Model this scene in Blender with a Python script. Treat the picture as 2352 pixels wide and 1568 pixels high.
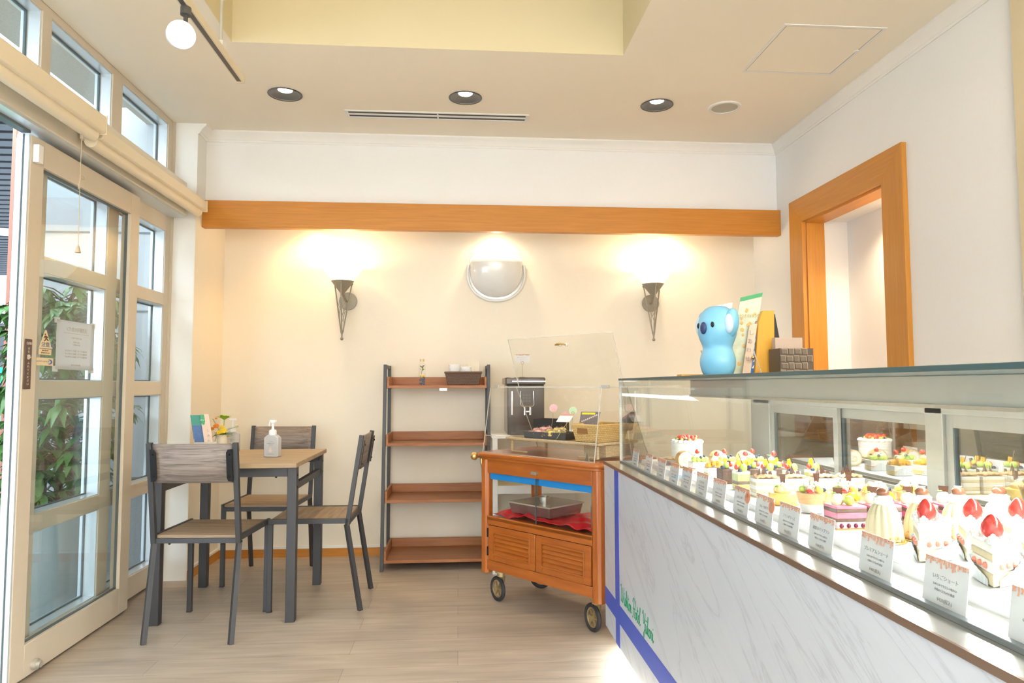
import bpy, math, random
from mathutils import Vector, Matrix
R = math.radians
random.seed(7)
for o in list(bpy.data.objects): bpy.data.objects.remove(o)
SC = bpy.context.scene
COL = SC.collection

# ------------------------------------------------------------------ camera
cam_d = bpy.data.cameras.new('camera')
cam_d.sensor_width = 36.0
cam_d.lens = 1607.6 / 2352 * 36.0
cam_d.clip_start = 0.02
cam_d.clip_end = 200
cam = bpy.data.objects.new('camera', cam_d)
COL.objects.link(cam)
_yaw, _pitch, _roll = 0.0762, 0.06225, -0.00188
_f = Vector((math.sin(_yaw) * math.cos(_pitch), math.cos(_yaw) * math.cos(_pitch), math.sin(_pitch)))
_r = Vector((math.cos(_yaw), -math.sin(_yaw), 0))
_u = _r.cross(_f)
_r2 = _r * math.cos(_roll) + _u * math.sin(_roll)
_u2 = -_r * math.sin(_roll) + _u * math.cos(_roll)
m3 = Matrix((_r2, _u2, -_f)).transposed()
cam.matrix_world = Matrix.Translation((0, 0, 1.12)) @ m3.to_4x4()
SC.camera = cam
SC.view_settings.view_transform = 'Standard'
SC.view_settings.look = 'None'
SC.view_settings.gamma = 1
SC.view_settings.exposure = 0.58
SC.view_settings.use_curve_mapping = False

# ------------------------------------------------------------------ world
W = bpy.data.worlds.new('world'); SC.world = W
W.use_nodes = True
_bg = W.node_tree.nodes['Background']
_bg.inputs[0].default_value = (0.74, 0.87, 1.0, 1)
_bg.inputs[1].default_value = 7.0

# ------------------------------------------------------------------ lights
def spot(name, loc, target, power, color, angle=100, blend=0.5, radius=0.03):
    l = bpy.data.lights.new(name, 'SPOT'); l.energy = power; l.color = color
    l.spot_size = R(angle); l.spot_blend = blend; l.shadow_soft_size = radius
    o = bpy.data.objects.new(name, l); COL.objects.link(o); o.location = loc
    o.rotation_euler = (Vector(target) - Vector(loc)).to_track_quat('-Z', 'Y').to_euler()
    return o
def area(name, loc, target, power, color, sx, sy, spread=180):
    l = bpy.data.lights.new(name, 'AREA'); l.energy = power; l.color = color
    l.shape = 'RECTANGLE'; l.size = sx; l.size_y = sy; l.spread = R(spread)
    o = bpy.data.objects.new(name, l); COL.objects.link(o); o.location = loc
    o.rotation_euler = (Vector(target) - Vector(loc)).to_track_quat('-Z', 'Y').to_euler()
    return o
def point(name, loc, power, color, radius=0.03):
    l = bpy.data.lights.new(name, 'POINT'); l.energy = power; l.color = color; l.shadow_soft_size = radius
    o = bpy.data.objects.new(name, l); COL.objects.link(o); o.location = loc
    return o
WARM = (1.0, 0.78, 0.50); NEUT = (1.0, 0.90, 0.76); COOL = (0.88, 0.94, 1.0)
DOWN = [(-0.938, 3.771), (0.033, 3.747), (1.108, 3.772)]
for x, y in DOWN:
    spot('downlight_beam', (x, y, 2.72), (x, y, 0), 42, NEUT, 95, 0.8, 0.04)
for x, c, e in ((-0.95, (1.0, 0.58, 0.18), 16), (0.25, (1.0, 0.76, 0.46), 7), (1.45, (1.0, 0.76, 0.46), 9)):   # lamps in the recess behind the beam
    spot('recess_lamp_beam', (x, 4.60, 2.26), (x, 4.68, 0), e, c, 115, 0.7, 0.025)
spot('niche_lamp_beam', (2.22, 3.42, 2.09), (2.26, 3.42, 0), 30, WARM, 140, 0.7, 0.03)
area('cove_lamp_row', (-0.13, 1.7, 3.08), (-0.13, 2.2, 2.2), 2.0, (1.0, 0.84, 0.50), 1.5, 0.5)
# unseen fill lamps, added to brighten the room
area('room_fill_a', (-0.5, 0.1, 2.66), (-0.5, 0.2, 0), 7, NEUT, 1.6, 1.0)
# unseen fill light, added to shine on the wall behind the camera; the ceiling is lit by what that wall throws back
area('bounce_fill', (0.2, -1.2, 2.64), (0.2, -2.2, 1.4), 212, (1.0, 0.99, 0.97), 3.0, 0.3)
area('room_fill_b', (1.5, 1.2, 2.66), (1.6, 1.3, 0), 12, NEUT, 0.6, 1.2)  # second added fill, no visible fitting
# lamps of the cake case
area('case_lamp', (1.06, 1.60, 1.064), (0.93, 1.60, 0.80), 19, (1.0, 1.0, 0.98), 2.6, 0.08)
area('case_toe_lamp', (0.70, 1.6, 0.06), (0.60, 1.6, 0.0), 9, (0.95, 1.0, 0.98), 2.4, 0.03)

# ------------------------------------------------------------------ materials
def new_mat(name):
    m = bpy.data.materials.new(name); m.use_nodes = True
    return m, m.node_tree.nodes, m.node_tree.links, m.node_tree.nodes['Principled BSDF']
def mat(name, col, rough=0.5, metal=0.0, emit=0.0, ecol=None, spec=0.5, var=0.06, scale=30, bump=0.0, trans=0.0, sss=0.0, coat=0.0):
    m, N, L, b = new_mat(name)
    b.inputs['Roughness'].default_value = rough
    b.inputs['Metallic'].default_value = metal
    b.inputs['Specular IOR Level'].default_value = spec
    if coat: b.inputs['Coat Weight'].default_value = coat
    if trans: b.inputs['Transmission Weight'].default_value = trans
    if sss:
        b.inputs['Subsurface Weight'].default_value = sss
        b.inputs['Subsurface Radius'].default_value = (0.02, 0.01, 0.006)
    tc = N.new('ShaderNodeTexCoord'); n = N.new('ShaderNodeTexNoise')
    n.inputs['Scale'].default_value = scale; n.inputs['Detail'].default_value = 4
    L.new(tc.outputs['Object'], n.inputs['Vector'])
    r = N.new('ShaderNodeMapRange')
    r.inputs['To Min'].default_value = 1 - var; r.inputs['To Max'].default_value = 1 + var
    L.new(n.outputs['Fac'], r.inputs['Value'])
    mx = N.new('ShaderNodeVectorMath'); mx.operation = 'SCALE'
    mx.inputs[0].default_value = col[:3]
    L.new(r.outputs[0], mx.inputs['Scale'])
    L.new(mx.outputs[0], b.inputs['Base Color'])
    if bump:
        bp = N.new('ShaderNodeBump'); bp.inputs['Strength'].default_value = bump; bp.inputs['Distance'].default_value = 0.002
        L.new(n.outputs['Fac'], bp.inputs['Height']); L.new(bp.outputs[0], b.inputs['Normal'])
    if emit:
        b.inputs['Emission Color'].default_value = (*(ecol or col)[:3], 1)
        b.inputs['Emission Strength'].default_value = emit
    return m
def pane_mat(name, tint=(0.97, 0.99, 0.985), base=0.03, edge=0.9, rough=0.0):
    """thin clear sheet: see-through, mirror-like at a grazing view"""
    m, N, L, b = new_mat(name); N.remove(b)
    out = [n for n in N if n.type == 'OUTPUT_MATERIAL'][0]
    t = N.new('ShaderNodeBsdfTransparent'); t.inputs[0].default_value = (*tint, 1)
    g = N.new('ShaderNodeBsdfGlossy'); g.inputs['Roughness'].default_value = rough
    lw = N.new('ShaderNodeLayerWeight'); lw.inputs[0].default_value = 0.5
    p = N.new('ShaderNodeMath'); p.operation = 'POWER'; p.inputs[1].default_value = 5
    L.new(lw.outputs['Facing'], p.inputs[0])
    r = N.new('ShaderNodeMath'); r.operation = 'MULTIPLY_ADD'; r.inputs[1].default_value = edge; r.inputs[2].default_value = base
    L.new(p.outputs[0], r.inputs[0])
    mx = N.new('ShaderNodeMixShader')
    L.new(r.outputs[0], mx.inputs[0]); L.new(t.outputs[0], mx.inputs[1]); L.new(g.outputs[0], mx.inputs[2])
    L.new(mx.outputs[0], out.inputs[0])
    return m
def edge_mat(name, col, fac):
    """light-catching edge of a clear sheet: partly see-through, partly milky"""
    m, N, L, b = new_mat(name)
    out = [n for n in N if n.type == 'OUTPUT_MATERIAL'][0]
    b.inputs['Base Color'].default_value = (*col, 1); b.inputs['Roughness'].default_value = 0.2
    t = N.new('ShaderNodeBsdfTransparent'); mx = N.new('ShaderNodeMixShader'); mx.inputs[0].default_value = fac
    L.new(t.outputs[0], mx.inputs[1]); L.new(b.outputs[0], mx.inputs[2]); L.new(mx.outputs[0], out.inputs[0])
    return m
def wood_mat(name, c1, c2, axis=0, rough=0.45, scale=1.0, coat=0.0, stretch=14):
    m, N, L, b = new_mat(name)
    tc = N.new('ShaderNodeTexCoord'); mp = N.new('ShaderNodeMapping')
    s = [stretch * scale] * 3; s[axis] = 1.2 * scale
    mp.inputs['Scale'].default_value = s
    L.new(tc.outputs['Object'], mp.inputs[0])
    n = N.new('ShaderNodeTexNoise'); n.inputs['Scale'].default_value = 3.2; n.inputs['Detail'].default_value = 8
    n.inputs['Roughness'].default_value = 0.62; n.inputs['Distortion'].default_value = 0.6
    L.new(mp.outputs[0], n.inputs['Vector'])
    cr = N.new('ShaderNodeValToRGB')
    cr.color_ramp.elements[0].position = 0.33; cr.color_ramp.elements[0].color = (*c2, 1)
    cr.color_ramp.elements[1].position = 0.66; cr.color_ramp.elements[1].color = (*c1, 1)
    L.new(n.outputs['Fac'], cr.inputs[0]); L.new(cr.outputs[0], b.inputs['Base Color'])
    b.inputs['Roughness'].default_value = rough
    b.inputs['Coat Weight'].default_value = coat
    b.inputs['Coat Roughness'].default_value = 0.12
    bp = N.new('ShaderNodeBump'); bp.inputs['Strength'].default_value = 0.12; bp.inputs['Distance'].default_value = 0.001
    L.new(n.outputs['Fac'], bp.inputs['Height']); L.new(bp.outputs[0], b.inputs['Normal'])
    return m
def weave_mat(name, c1, c2, sx=60, rough=0.6):
    m, N, L, b = new_mat(name)
    tc = N.new('ShaderNodeTexCoord'); sep = N.new('ShaderNodeSeparateXYZ'); L.new(tc.outputs['Object'], sep.inputs[0])
    ad = N.new('ShaderNodeMath'); ad.operation = 'ADD'; L.new(sep.outputs[0], ad.inputs[0]); L.new(sep.outputs[1], ad.inputs[1])
    cb = N.new('ShaderNodeCombineXYZ'); L.new(ad.outputs[0], cb.inputs[0]); L.new(sep.outputs[2], cb.inputs[1])
    br = N.new('ShaderNodeTexBrick'); br.inputs['Scale'].default_value = sx
    br.inputs['Color1'].default_value = (*c1, 1); br.inputs['Color2'].default_value = (*[v * 0.8 for v in c1], 1)
    br.inputs['Mortar'].default_value = (*c2, 1); br.inputs['Mortar Size'].default_value = 0.05
    br.inputs['Brick Width'].default_value = 0.9; br.inputs['Row Height'].default_value = 0.42
    L.new(cb.outputs[0], br.inputs['Vector']); L.new(br.outputs['Color'], b.inputs['Base Color'])
    bp = N.new('ShaderNodeBump'); bp.inputs['Strength'].default_value = 0.5; bp.inputs['Distance'].default_value = 0.002; bp.invert = True
    L.new(br.outputs['Fac'], bp.inputs['Height']); L.new(bp.outputs[0], b.inputs['Normal'])
    b.inputs['Roughness'].default_value = rough
    return m
def floor_mat():
    m, N, L, b = new_mat('floor_planks')
    tc = N.new('ShaderNodeTexCoord')
    br = N.new('ShaderNodeTexBrick'); br.inputs['Scale'].default_value = 1.0
    br.offset = 0.37; br.offset_frequency = 2
    br.inputs['Color1'].default_value = (0.50, 0.425, 0.345, 1); br.inputs['Color2'].default_value = (0.42, 0.355, 0.285, 1)
    br.inputs['Mortar'].default_value = (0.30, 0.25, 0.20, 1); br.inputs['Mortar Size'].default_value = 0.0013
    br.inputs['Brick Width'].default_value = 1.22; br.inputs['Row Height'].default_value = 0.152
    L.new(tc.outputs['Object'], br.inputs['Vector'])
    mp = N.new('ShaderNodeMapping'); mp.inputs['Scale'].default_value = (1.3, 11, 1); L.new(tc.outputs['Object'], mp.inputs[0])
    n = N.new('ShaderNodeTexNoise'); n.inputs['Scale'].default_value = 2.5; n.inputs['Detail'].default_value = 8; n.inputs['Distortion'].default_value = 0.5
    L.new(mp.outputs[0], n.inputs['Vector'])
    r = N.new('ShaderNodeMapRange'); r.inputs['From Min'].default_value = 0.3; r.inputs['From Max'].default_value = 0.7
    r.inputs['To Min'].default_value = 0.86; r.inputs['To Max'].default_value = 1.13; L.new(n.outputs['Fac'], r.inputs['Value'])
    mp2 = N.new('ShaderNodeMapping'); mp2.inputs['Scale'].default_value = (0.9, 3, 1); L.new(tc.outputs['Object'], mp2.inputs[0])
    n2 = N.new('ShaderNodeTexNoise'); n2.inputs['Scale'].default_value = 1.8; n2.inputs['Detail'].default_value = 3; L.new(mp2.outputs[0], n2.inputs['Vector'])
    r2 = N.new('ShaderNodeMapRange'); r2.inputs['To Min'].default_value = 0.82; r2.inputs['To Max'].default_value = 1.18; L.new(n2.outputs['Fac'], r2.inputs['Value'])
    mu = N.new('ShaderNodeMath'); mu.operation = 'MULTIPLY'; L.new(r.outputs[0], mu.inputs[0]); L.new(r2.outputs[0], mu.inputs[1])
    v = N.new('ShaderNodeVectorMath'); v.operation = 'SCALE'; L.new(br.outputs['Color'], v.inputs[0]); L.new(mu.outputs[0], v.inputs['Scale'])
    L.new(v.outputs[0], b.inputs['Base Color'])
    b.inputs['Roughness'].default_value = 0.42
    return m
def marble_mat():
    m, N, L, b = new_mat('white_marble')
    tc = N.new('ShaderNodeTexCoord'); mp = N.new('ShaderNodeMapping')
    mp0 = N.new('ShaderNodeMapping'); mp0.inputs['Rotation'].default_value = (R(-27), 0, 0)
    L.new(tc.outputs['Object'], mp0.inputs[0])
    mp.inputs['Scale'].default_value = (1, 0.60, 5.0)
    L.new(mp0.outputs[0], mp.inputs[0])
    n = N.new('ShaderNodeTexNoise'); n.inputs['Scale'].default_value = 1.3; n.inputs['Detail'].default_value = 7
    n.inputs['Roughness'].default_value = 0.6; n.inputs['Distortion'].default_value = 1.1
    L.new(mp.outputs[0], n.inputs['Vector'])
    cr = N.new('ShaderNodeValToRGB'); e = cr.color_ramp.elements
    e[0].position = 0.30; e[0].color = (0.59, 0.645, 0.73, 1)
    e[1].position = 0.75; e[1].color = (0.635, 0.695, 0.785, 1)
    for p_, c_ in ((0.45, (0.635, 0.695, 0.785, 1)), (0.482, (0.615, 0.675, 0.765, 1)), (0.495, (0.525, 0.57, 0.655, 1)), (0.508, (0.615, 0.675, 0.765, 1)), (0.55, (0.635, 0.695, 0.785, 1))):
        x = e.new(p_); x.color = c_
    L.new(n.outputs['Fac'], cr.inputs[0]); L.new(cr.outputs[0], b.inputs['Base Color'])
    b.inputs['Roughness'].default_value = 0.35
    return m

M = {}
M['wall'] = mat('wall_paper', (0.86, 0.855, 0.845), 0.8, var=0.015, scale=60, bump=0.15, spec=0.2)
M['wall_lamp_tint'] = mat('wall_paper_lamp_tint', (0.84, 0.775, 0.655), 0.8, var=0.015, scale=60, bump=0.15, spec=0.2)  # wall paper with the recess lamps' warm glow put into its colour
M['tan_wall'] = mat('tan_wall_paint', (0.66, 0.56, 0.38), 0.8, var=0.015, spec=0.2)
M['ceiling'] = mat('ceiling_paint', (0.93, 0.86, 0.73), 0.85, var=0.012, scale=3, spec=0.2)
M['cove'] = mat('cove_glow_paint', (0.76, 0.67, 0.45), 0.85, var=0.01, scale=3, spec=0.2)  # yellow lamp glow inside the cove is mixed into this colour
M['white_paint'] = mat('white_paint', (0.84, 0.83, 0.79), 0.5, var=0.015)
M['header'] = mat('beige_header_metal', (0.76, 0.70, 0.59), 0.42, var=0.02)
M['frame'] = mat('beige_window_metal', (0.64, 0.565, 0.455), 0.42, var=0.02)
M['alu'] = mat('pale_aluminium', (0.66, 0.72, 0.76), 0.3, 0.35, var=0.02)
M['gasket'] = mat('dark_gasket', (0.10, 0.13, 0.14), 0.5)
M['blind'] = mat('cream_blind', (0.80, 0.70, 0.52), 0.5, var=0.02)
M['floor'] = floor_mat()
M['marble'] = marble_mat()
M['orange_wood'] = wood_mat('orange_beam_wood', (0.60, 0.245, 0.032), (0.50, 0.19, 0.024), 0, 0.4, stretch=30)
M['orange_wood_z'] = wood_mat('orange_frame_wood', (0.61, 0.265, 0.040), (0.52, 0.215, 0.030), 2, 0.4, stretch=30)
M['orange_wood_y'] = wood_mat('orange_frame_wood_across', (0.61, 0.265, 0.040), (0.52, 0.215, 0.030), 1, 0.4, stretch=30)
M['grey_wood'] = wood_mat('greyed_oak', (0.33, 0.275, 0.235), (0.14, 0.11, 0.095), 0, 0.55, stretch=34)
M['table_wood'] = wood_mat('oak_tabletop', (0.47, 0.34, 0.20), (0.32, 0.22, 0.125), 0, 0.5, stretch=14)
M['steel'] = mat('charcoal_steel', (0.060, 0.060, 0.064), 0.45, 0.35, var=0.05)
M['bolt'] = mat('black_bolt', (0.02, 0.02, 0.02), 0.3, 0.6)
M['shelf_wood'] = wood_mat('reddish_shelf_board', (0.42, 0.17, 0.060), (0.30, 0.11, 0.038), 0, 0.45, stretch=16)
M['cart_wood'] = wood_mat('varnished_cherry', (0.50, 0.145, 0.018), (0.38, 0.095, 0.012), 0, 0.3, coat=0.6, stretch=9)
M['cart_wood_z'] = wood_mat('varnished_cherry_upright', (0.50, 0.145, 0.018), (0.38, 0.095, 0.012), 2, 0.3, coat=0.6, stretch=9)
M['brass'] = mat('brushed_brass', (0.72, 0.50, 0.20), 0.32, 0.9)
M['aged_brass'] = mat('aged_brass', (0.48, 0.38, 0.20), 0.42, 0.7)
M['rubber'] = mat('black_rubber', (0.03, 0.03, 0.035), 0.6)
M['glass'] = pane_mat('clear_glass', (0.97, 0.99, 0.985), 0.022, 0.8)
M['street_glass'] = pane_mat('window_glass', (0.93, 0.955, 0.95), 0.045, 0.8)
M['acrylic'] = pane_mat('clear_acrylic', (0.985, 0.985, 0.975), 0.03, 0.6)
M['acrylic_edge'] = edge_mat('acrylic_edge', (0.84, 0.82, 0.74), 0.45)
M['rear_glass'] = pane_mat('mirrored_rear_glass', (0.80, 0.80, 0.74), 0.36, 0.6)
M['glass_edge'] = mat('teal_glass_edge', (0.045, 0.095, 0.105), 0.3)
M['stainless'] = mat('stainless', (0.74, 0.71, 0.66), 0.24, 0.9, var=0.03)
M['stainless_dull'] = mat('satin_stainless', (0.66, 0.66, 0.62), 0.38, 0.7, var=0.03)
M['door_metal'] = mat('greyed_door_metal', (0.42, 0.42, 0.38), 0.35, 0.4, var=0.02)
M['canopy'] = mat('bright_satin_stainless', (0.70, 0.67, 0.60), 0.30, 0.3, var=0.02)
M['bronze'] = mat('bronze_trim', (0.30, 0.21, 0.16), 0.35, 0.6)
M['blue'] = mat('royal_blue_vinyl', (0.055, 0.115, 0.62), 0.45, var=0.03)
M['green_ink'] = mat('green_lettering', (0.0, 0.36, 0.17), 0.5)
M['white'] = mat('white_plastic', (0.86, 0.86, 0.85), 0.4, var=0.02)
M['deck'] = mat('white_deck', (0.80, 0.82, 0.83), 0.35, var=0.02)
M['dark'] = mat('dark_recess', (0.05, 0.055, 0.06), 0.6)
M['charcoal'] = mat('charcoal_reflector', (0.11, 0.11, 0.11), 0.35, 0.4)
M['bulb'] = mat('lit_lamp', (1, 0.93, 0.8), 0.5, emit=22, ecol=(1.0, 0.88, 0.68))
M['bulb_white'] = mat('lit_spot_lens', (1, 1, 1), 0.5, emit=45, ecol=(1.0, 0.98, 0.92))
M['sconce_metal'] = mat('weathered_bronze', (0.33, 0.30, 0.24), 0.5, 0.4, var=0.2, scale=200)
M['shade'] = mat('frosted_glass_shade', (0.92, 0.88, 0.78), 0.5, emit=1.2, ecol=(1.0, 0.93, 0.76))
M['ceramic'] = mat('glazed_ceramic', (0.74, 0.75, 0.74), 0.1, coat=0.6, var=0.02)
M['ink'] = mat('grey_print', (0.36, 0.34, 0.35), 0.7)
M['pale_ink'] = mat('show_through_print', (0.66, 0.55, 0.47), 0.8)
M['pink_ink'] = mat('rose_gold_print', (0.66, 0.33, 0.22), 0.6, var=0.3, scale=400)
M['card'] = mat('white_card', (0.78, 0.78, 0.80), 0.6)
def paper_mat(name, col):
    m, N, L, b = new_mat(name); out = [n for n in N if n.type == 'OUTPUT_MATERIAL'][0]
    b.inputs['Base Color'].default_value = (*col, 1); b.inputs['Roughness'].default_value = 0.8
    t = N.new('ShaderNodeBsdfTranslucent'); t.inputs[0].default_value = (*col, 1)
    mx = N.new('ShaderNodeMixShader'); mx.inputs[0].default_value = 0.65
    L.new(b.outputs[0], mx.inputs[1]); L.new(t.outputs[0], mx.inputs[2]); L.new(mx.outputs[0], out.inputs[0])
    return m
M['paper'] = paper_mat('notice_paper', (0.94, 0.88, 0.85))
M['tape'] = mat('white_tape', (0.86, 0.86, 0.86), 0.6)
M['brown_sign'] = mat('brown_handle_plate', (0.11, 0.065, 0.05), 0.45)
M['sign_ink'] = mat('pale_sign_print', (0.62, 0.54, 0.48), 0.6)
M['cream_sticker'] = mat('cream_sticker', (0.80, 0.66, 0.42), 0.6)
M['blue_ink'] = mat('navy_print', (0.03, 0.08, 0.22), 0.6)
M['blue_logo'] = mat('blue_crescent', (0.06, 0.13, 0.50), 0.5)
M['brown_ink'] = mat('brown_print', (0.14, 0.06, 0.03), 0.6)
# cakes
M['cream'] = mat('whipped_cream', (0.88, 0.86, 0.80), 0.55, var=0.02, scale=80, bump=0.2)
M['sponge'] = mat('yellow_sponge', (0.80, 0.62, 0.28), 0.8, var=0.12, scale=250, bump=0.4)
M['sponge_pale'] = mat('pale_sponge', (0.72, 0.62, 0.40), 0.8, var=0.12, scale=250, bump=0.4)
M['roll_crust'] = mat('roll_cake_crust', (0.62, 0.35, 0.13), 0.7, var=0.1, scale=120)
M['strawberry'] = mat('strawberry_red', (0.72, 0.045, 0.03), 0.22, var=0.15, scale=120, bump=0.5, coat=0.5)
M['strawberry_cut'] = mat('strawberry_flesh', (0.82, 0.26, 0.18), 0.35, var=0.25, scale=90)
M['muscat'] = mat('green_grape', (0.50, 0.66, 0.12), 0.18, var=0.06, coat=0.5)
M['blueberry'] = mat('blueberry_skin', (0.035, 0.05, 0.11), 0.45, var=0.2)
M['mango'] = mat('mango_orange', (0.90, 0.48, 0.04), 0.3, var=0.12, scale=90, coat=0.3)
M['orange_peel'] = mat('orange_slice', (0.90, 0.45, 0.02), 0.35, var=0.1)
M['melon'] = mat('pear_flesh', (0.82, 0.80, 0.52), 0.35, var=0.06)
M['leaf'] = mat('mint_leaf', (0.22, 0.52, 0.09), 0.5, var=0.15)
M['choc'] = mat('dark_chocolate', (0.085, 0.035, 0.022), 0.3, var=0.1)
M['choc_cake'] = mat('chocolate_sponge', (0.13, 0.075, 0.055), 0.6, var=0.2, scale=200)
M['choc_layer'] = mat('grey_brown_layers', (0.20, 0.13, 0.10), 0.6, var=0.2, scale=120)
M['caramel'] = mat('caramel_cream', (0.60, 0.36, 0.17), 0.5, var=0.25, scale=70)
M['matcha'] = mat('matcha_mousse', (0.55, 0.64, 0.22), 0.6, var=0.06, scale=120)
M['pink'] = mat('pink_mousse', (0.80, 0.25, 0.36), 0.5, var=0.06, scale=100)
M['berry_cream'] = mat('berry_cream', (0.84, 0.66, 0.70), 0.5, var=0.2, scale=60)
M['berry'] = mat('dark_cherry', (0.20, 0.012, 0.06), 0.3)
M['tart'] = mat('baked_custard', (0.88, 0.62, 0.17), 0.4, var=0.06, scale=40)
M['pear'] = mat('glazed_pear', (0.86, 0.66, 0.30), 0.2, var=0.15, scale=50, coat=0.5)
M['montblanc'] = mat('chestnut_cream', (0.66, 0.56, 0.36), 0.5, var=0.05, scale=60)
M['crumb'] = mat('toasted_crumb', (0.66, 0.40, 0.16), 0.7, var=0.3, scale=250, bump=0.5)
M['chestnut'] = mat('candied_chestnut', (0.26, 0.10, 0.05), 0.25, var=0.2, coat=0.4)
M['gold'] = mat('gold_foil_board', (0.78, 0.58, 0.22), 0.25, 0.8)
M['silver_paper'] = mat('pleated_silver_paper', (0.72, 0.76, 0.78), 0.35, 0.2, var=0.1)
M['jelly'] = mat('orange_jelly', (0.88, 0.45, 0.16), 0.12, var=0.2, scale=60, coat=0.5)
M['film'] = pane_mat('clear_cake_film', (0.96, 0.96, 0.96), 0.06, 0.6, 0.05)

# ------------------------------------------------------------------ mesh builder
APART = set('apron arm blueberry bracket brass_spacer cross_bar ear eye foot_cap hinge inner_ear mango_piece orange_bloom yellow_bloom side_rail panel_edge bolt flower_pattern green_grape cherry_slice strawberry_slice'.split())
class MB:
    def __init__(s): s.v = []; s.f = []; s.m = []; s.mi = 0; s.pr = []
    def mat(s, i): s.mi = i; return s
    def add(s, vs, fs):
        b = len(s.v); s.v += [tuple(v) for v in vs]; s.pr.append((b, len(s.v), len(s.f), len(s.f) + len(fs)))
        for f in fs: s.f.append(tuple(b + i for i in f)); s.m.append(s.mi)
        return s
    def box(s, x0, x1, y0, y1, z0, z1):
        v = [(x, y, z) for z in (z0, z1) for y in (y0, y1) for x in (x0, x1)]
        return s.add(v, [(0, 2, 3, 1), (4, 5, 7, 6), (0, 1, 5, 4), (2, 6, 7, 3), (0, 4, 6, 2), (1, 3, 7, 5)])
    def hexa(s, b4, t4):                              # bottom ring and top ring, both counter-clockwise from above
        return s.add(list(b4) + list(t4), [(3, 2, 1, 0), (4, 5, 6, 7), (0, 1, 5, 4), (1, 2, 6, 5), (2, 3, 7, 6), (3, 0, 4, 7)])
    def prism(s, pts, d):                             # closed planar outline moved by d
        n = len(pts); d = Vector(d); p = [Vector(q) for q in pts]
        fs = [tuple(range(n - 1, -1, -1)), tuple(range(n, 2 * n))]
        fs += [(i, (i + 1) % n, n + (i + 1) % n, n + i) for i in range(n)]
        return s.add(p + [q + d for q in p], fs)
    def bar(s, p, q, w, h=None, up=(0, 0, 1)):        # rectangular bar from p to q
        h = h or w; p = Vector(p); q = Vector(q); d = (q - p).normalized(); up = Vector(up)
        if abs(d.dot(up)) > 0.98: up = Vector((0, 1, 0))
        a = d.cross(up).normalized() * w / 2; b = a.cross(d).normalized() * h / 2
        v = [p - a - b, p + a - b, p + a + b, p - a + b, q - a - b, q + a - b, q + a + b, q - a + b]
        return s.add(v, [(0, 1, 2, 3), (7, 6, 5, 4), (0, 4, 5, 1), (1, 5, 6, 2), (2, 6, 7, 3), (3, 7, 4, 0)])
    def cyl(s, p, q, r0, r1=None, n=20, cap=True):
        r1 = r0 if r1 is None else r1; p = Vector(p); q = Vector(q); d = (q - p).normalized()
        up = Vector((0, 0, 1)) if abs(d.z) < 0.95 else Vector((1, 0, 0))
        a = d.cross(up).normalized(); b = d.cross(a).normalized()
        v = []
        for c, r in ((p, r0), (q, r1)):
            v += [c + (a * math.cos(2 * math.pi * i / n) + b * math.sin(2 * math.pi * i / n)) * r for i in range(n)]
        fs = [(i, (i + 1) % n, n + (i + 1) % n, n + i) for i in range(n)]
        if cap: fs += [tuple(range(n - 1, -1, -1)), tuple(range(n, 2 * n))]
        return s.add(v, fs)
    def tube(s, pts, r, n=8, cap=True, closed=False):
        pts = [Vector(p) for p in pts]; k = len(pts); v = []; prev = None
        rr = r if isinstance(r, (list, tuple)) else [r] * k
        for i, p in enumerate(pts):
            if closed: d = pts[(i + 1) % k] - pts[i - 1]
            else: d = pts[min(i + 1, k - 1)] - pts[max(i - 1, 0)]
            d.normalize()
            if prev is None:
                up = Vector((0, 0, 1)) if abs(d.z) < 0.9 else Vector((1, 0, 0)); a = d.cross(up).normalized()
            else: a = (prev - d * prev.dot(d)).normalized()
            prev = a; b = d.cross(a)
            v += [p + (a * math.cos(2 * math.pi * j / n) + b * math.sin(2 * math.pi * j / n)) * rr[i] for j in range(n)]
        fs = []
        for i in range(k if closed else k - 1):
            i2 = (i + 1) % k
            fs += [(i * n + j, i * n + (j + 1) % n, i2 * n + (j + 1) % n, i2 * n + j) for j in range(n)]
        if cap and not closed: fs += [tuple(range(n - 1, -1, -1)), tuple(range((k - 1) * n, k * n))]
        return s.add(v, fs)
    def lathe(s, prof, c=(0, 0, 0), n=28, rfun=None, sx=1, sy=1, cap=True):   # prof: (r, z) list
        v = []; fs = []; k = len(prof)
        for r, z in prof:
            for i in range(n):
                a = 2 * math.pi * i / n; q = r * (rfun(a, z) if rfun else 1)
                v.append((c[0] + q * math.cos(a) * sx, c[1] + q * math.sin(a) * sy, c[2] + z))
        for j in range(k - 1):
            fs += [(j * n + i, j * n + (i + 1) % n, (j + 1) * n + (i + 1) % n, (j + 1) * n + i) for i in range(n)]
        if cap and prof[0][0] > 1e-6: fs.append(tuple(range(n - 1, -1, -1)))
        if cap and prof[-1][0] > 1e-6: fs.append(tuple(range((k - 1) * n, k * n)))
        return s.add(v, fs)
    def ball(s, c, r, n=12, sx=1, sy=1, sz=1, rot=None):
        v = []; fs = []; h = max(4, n // 2)
        for j in range(h + 1):
            t = math.pi * j / h
            for i in range(n):
                a = 2 * math.pi * i / n
                p = Vector((r * math.sin(t) * math.cos(a) * sx, r * math.sin(t) * math.sin(a) * sy, -r * math.cos(t) * sz))
                if rot: p = rot @ p
                v.append(Vector(c) + p)
        for j in range(h):
            fs += [(j * n + i, j * n + (i + 1) % n, (j + 1) * n + (i + 1) % n, (j + 1) * n + i) for i in range(n)]
        return s.add(v, fs)
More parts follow.
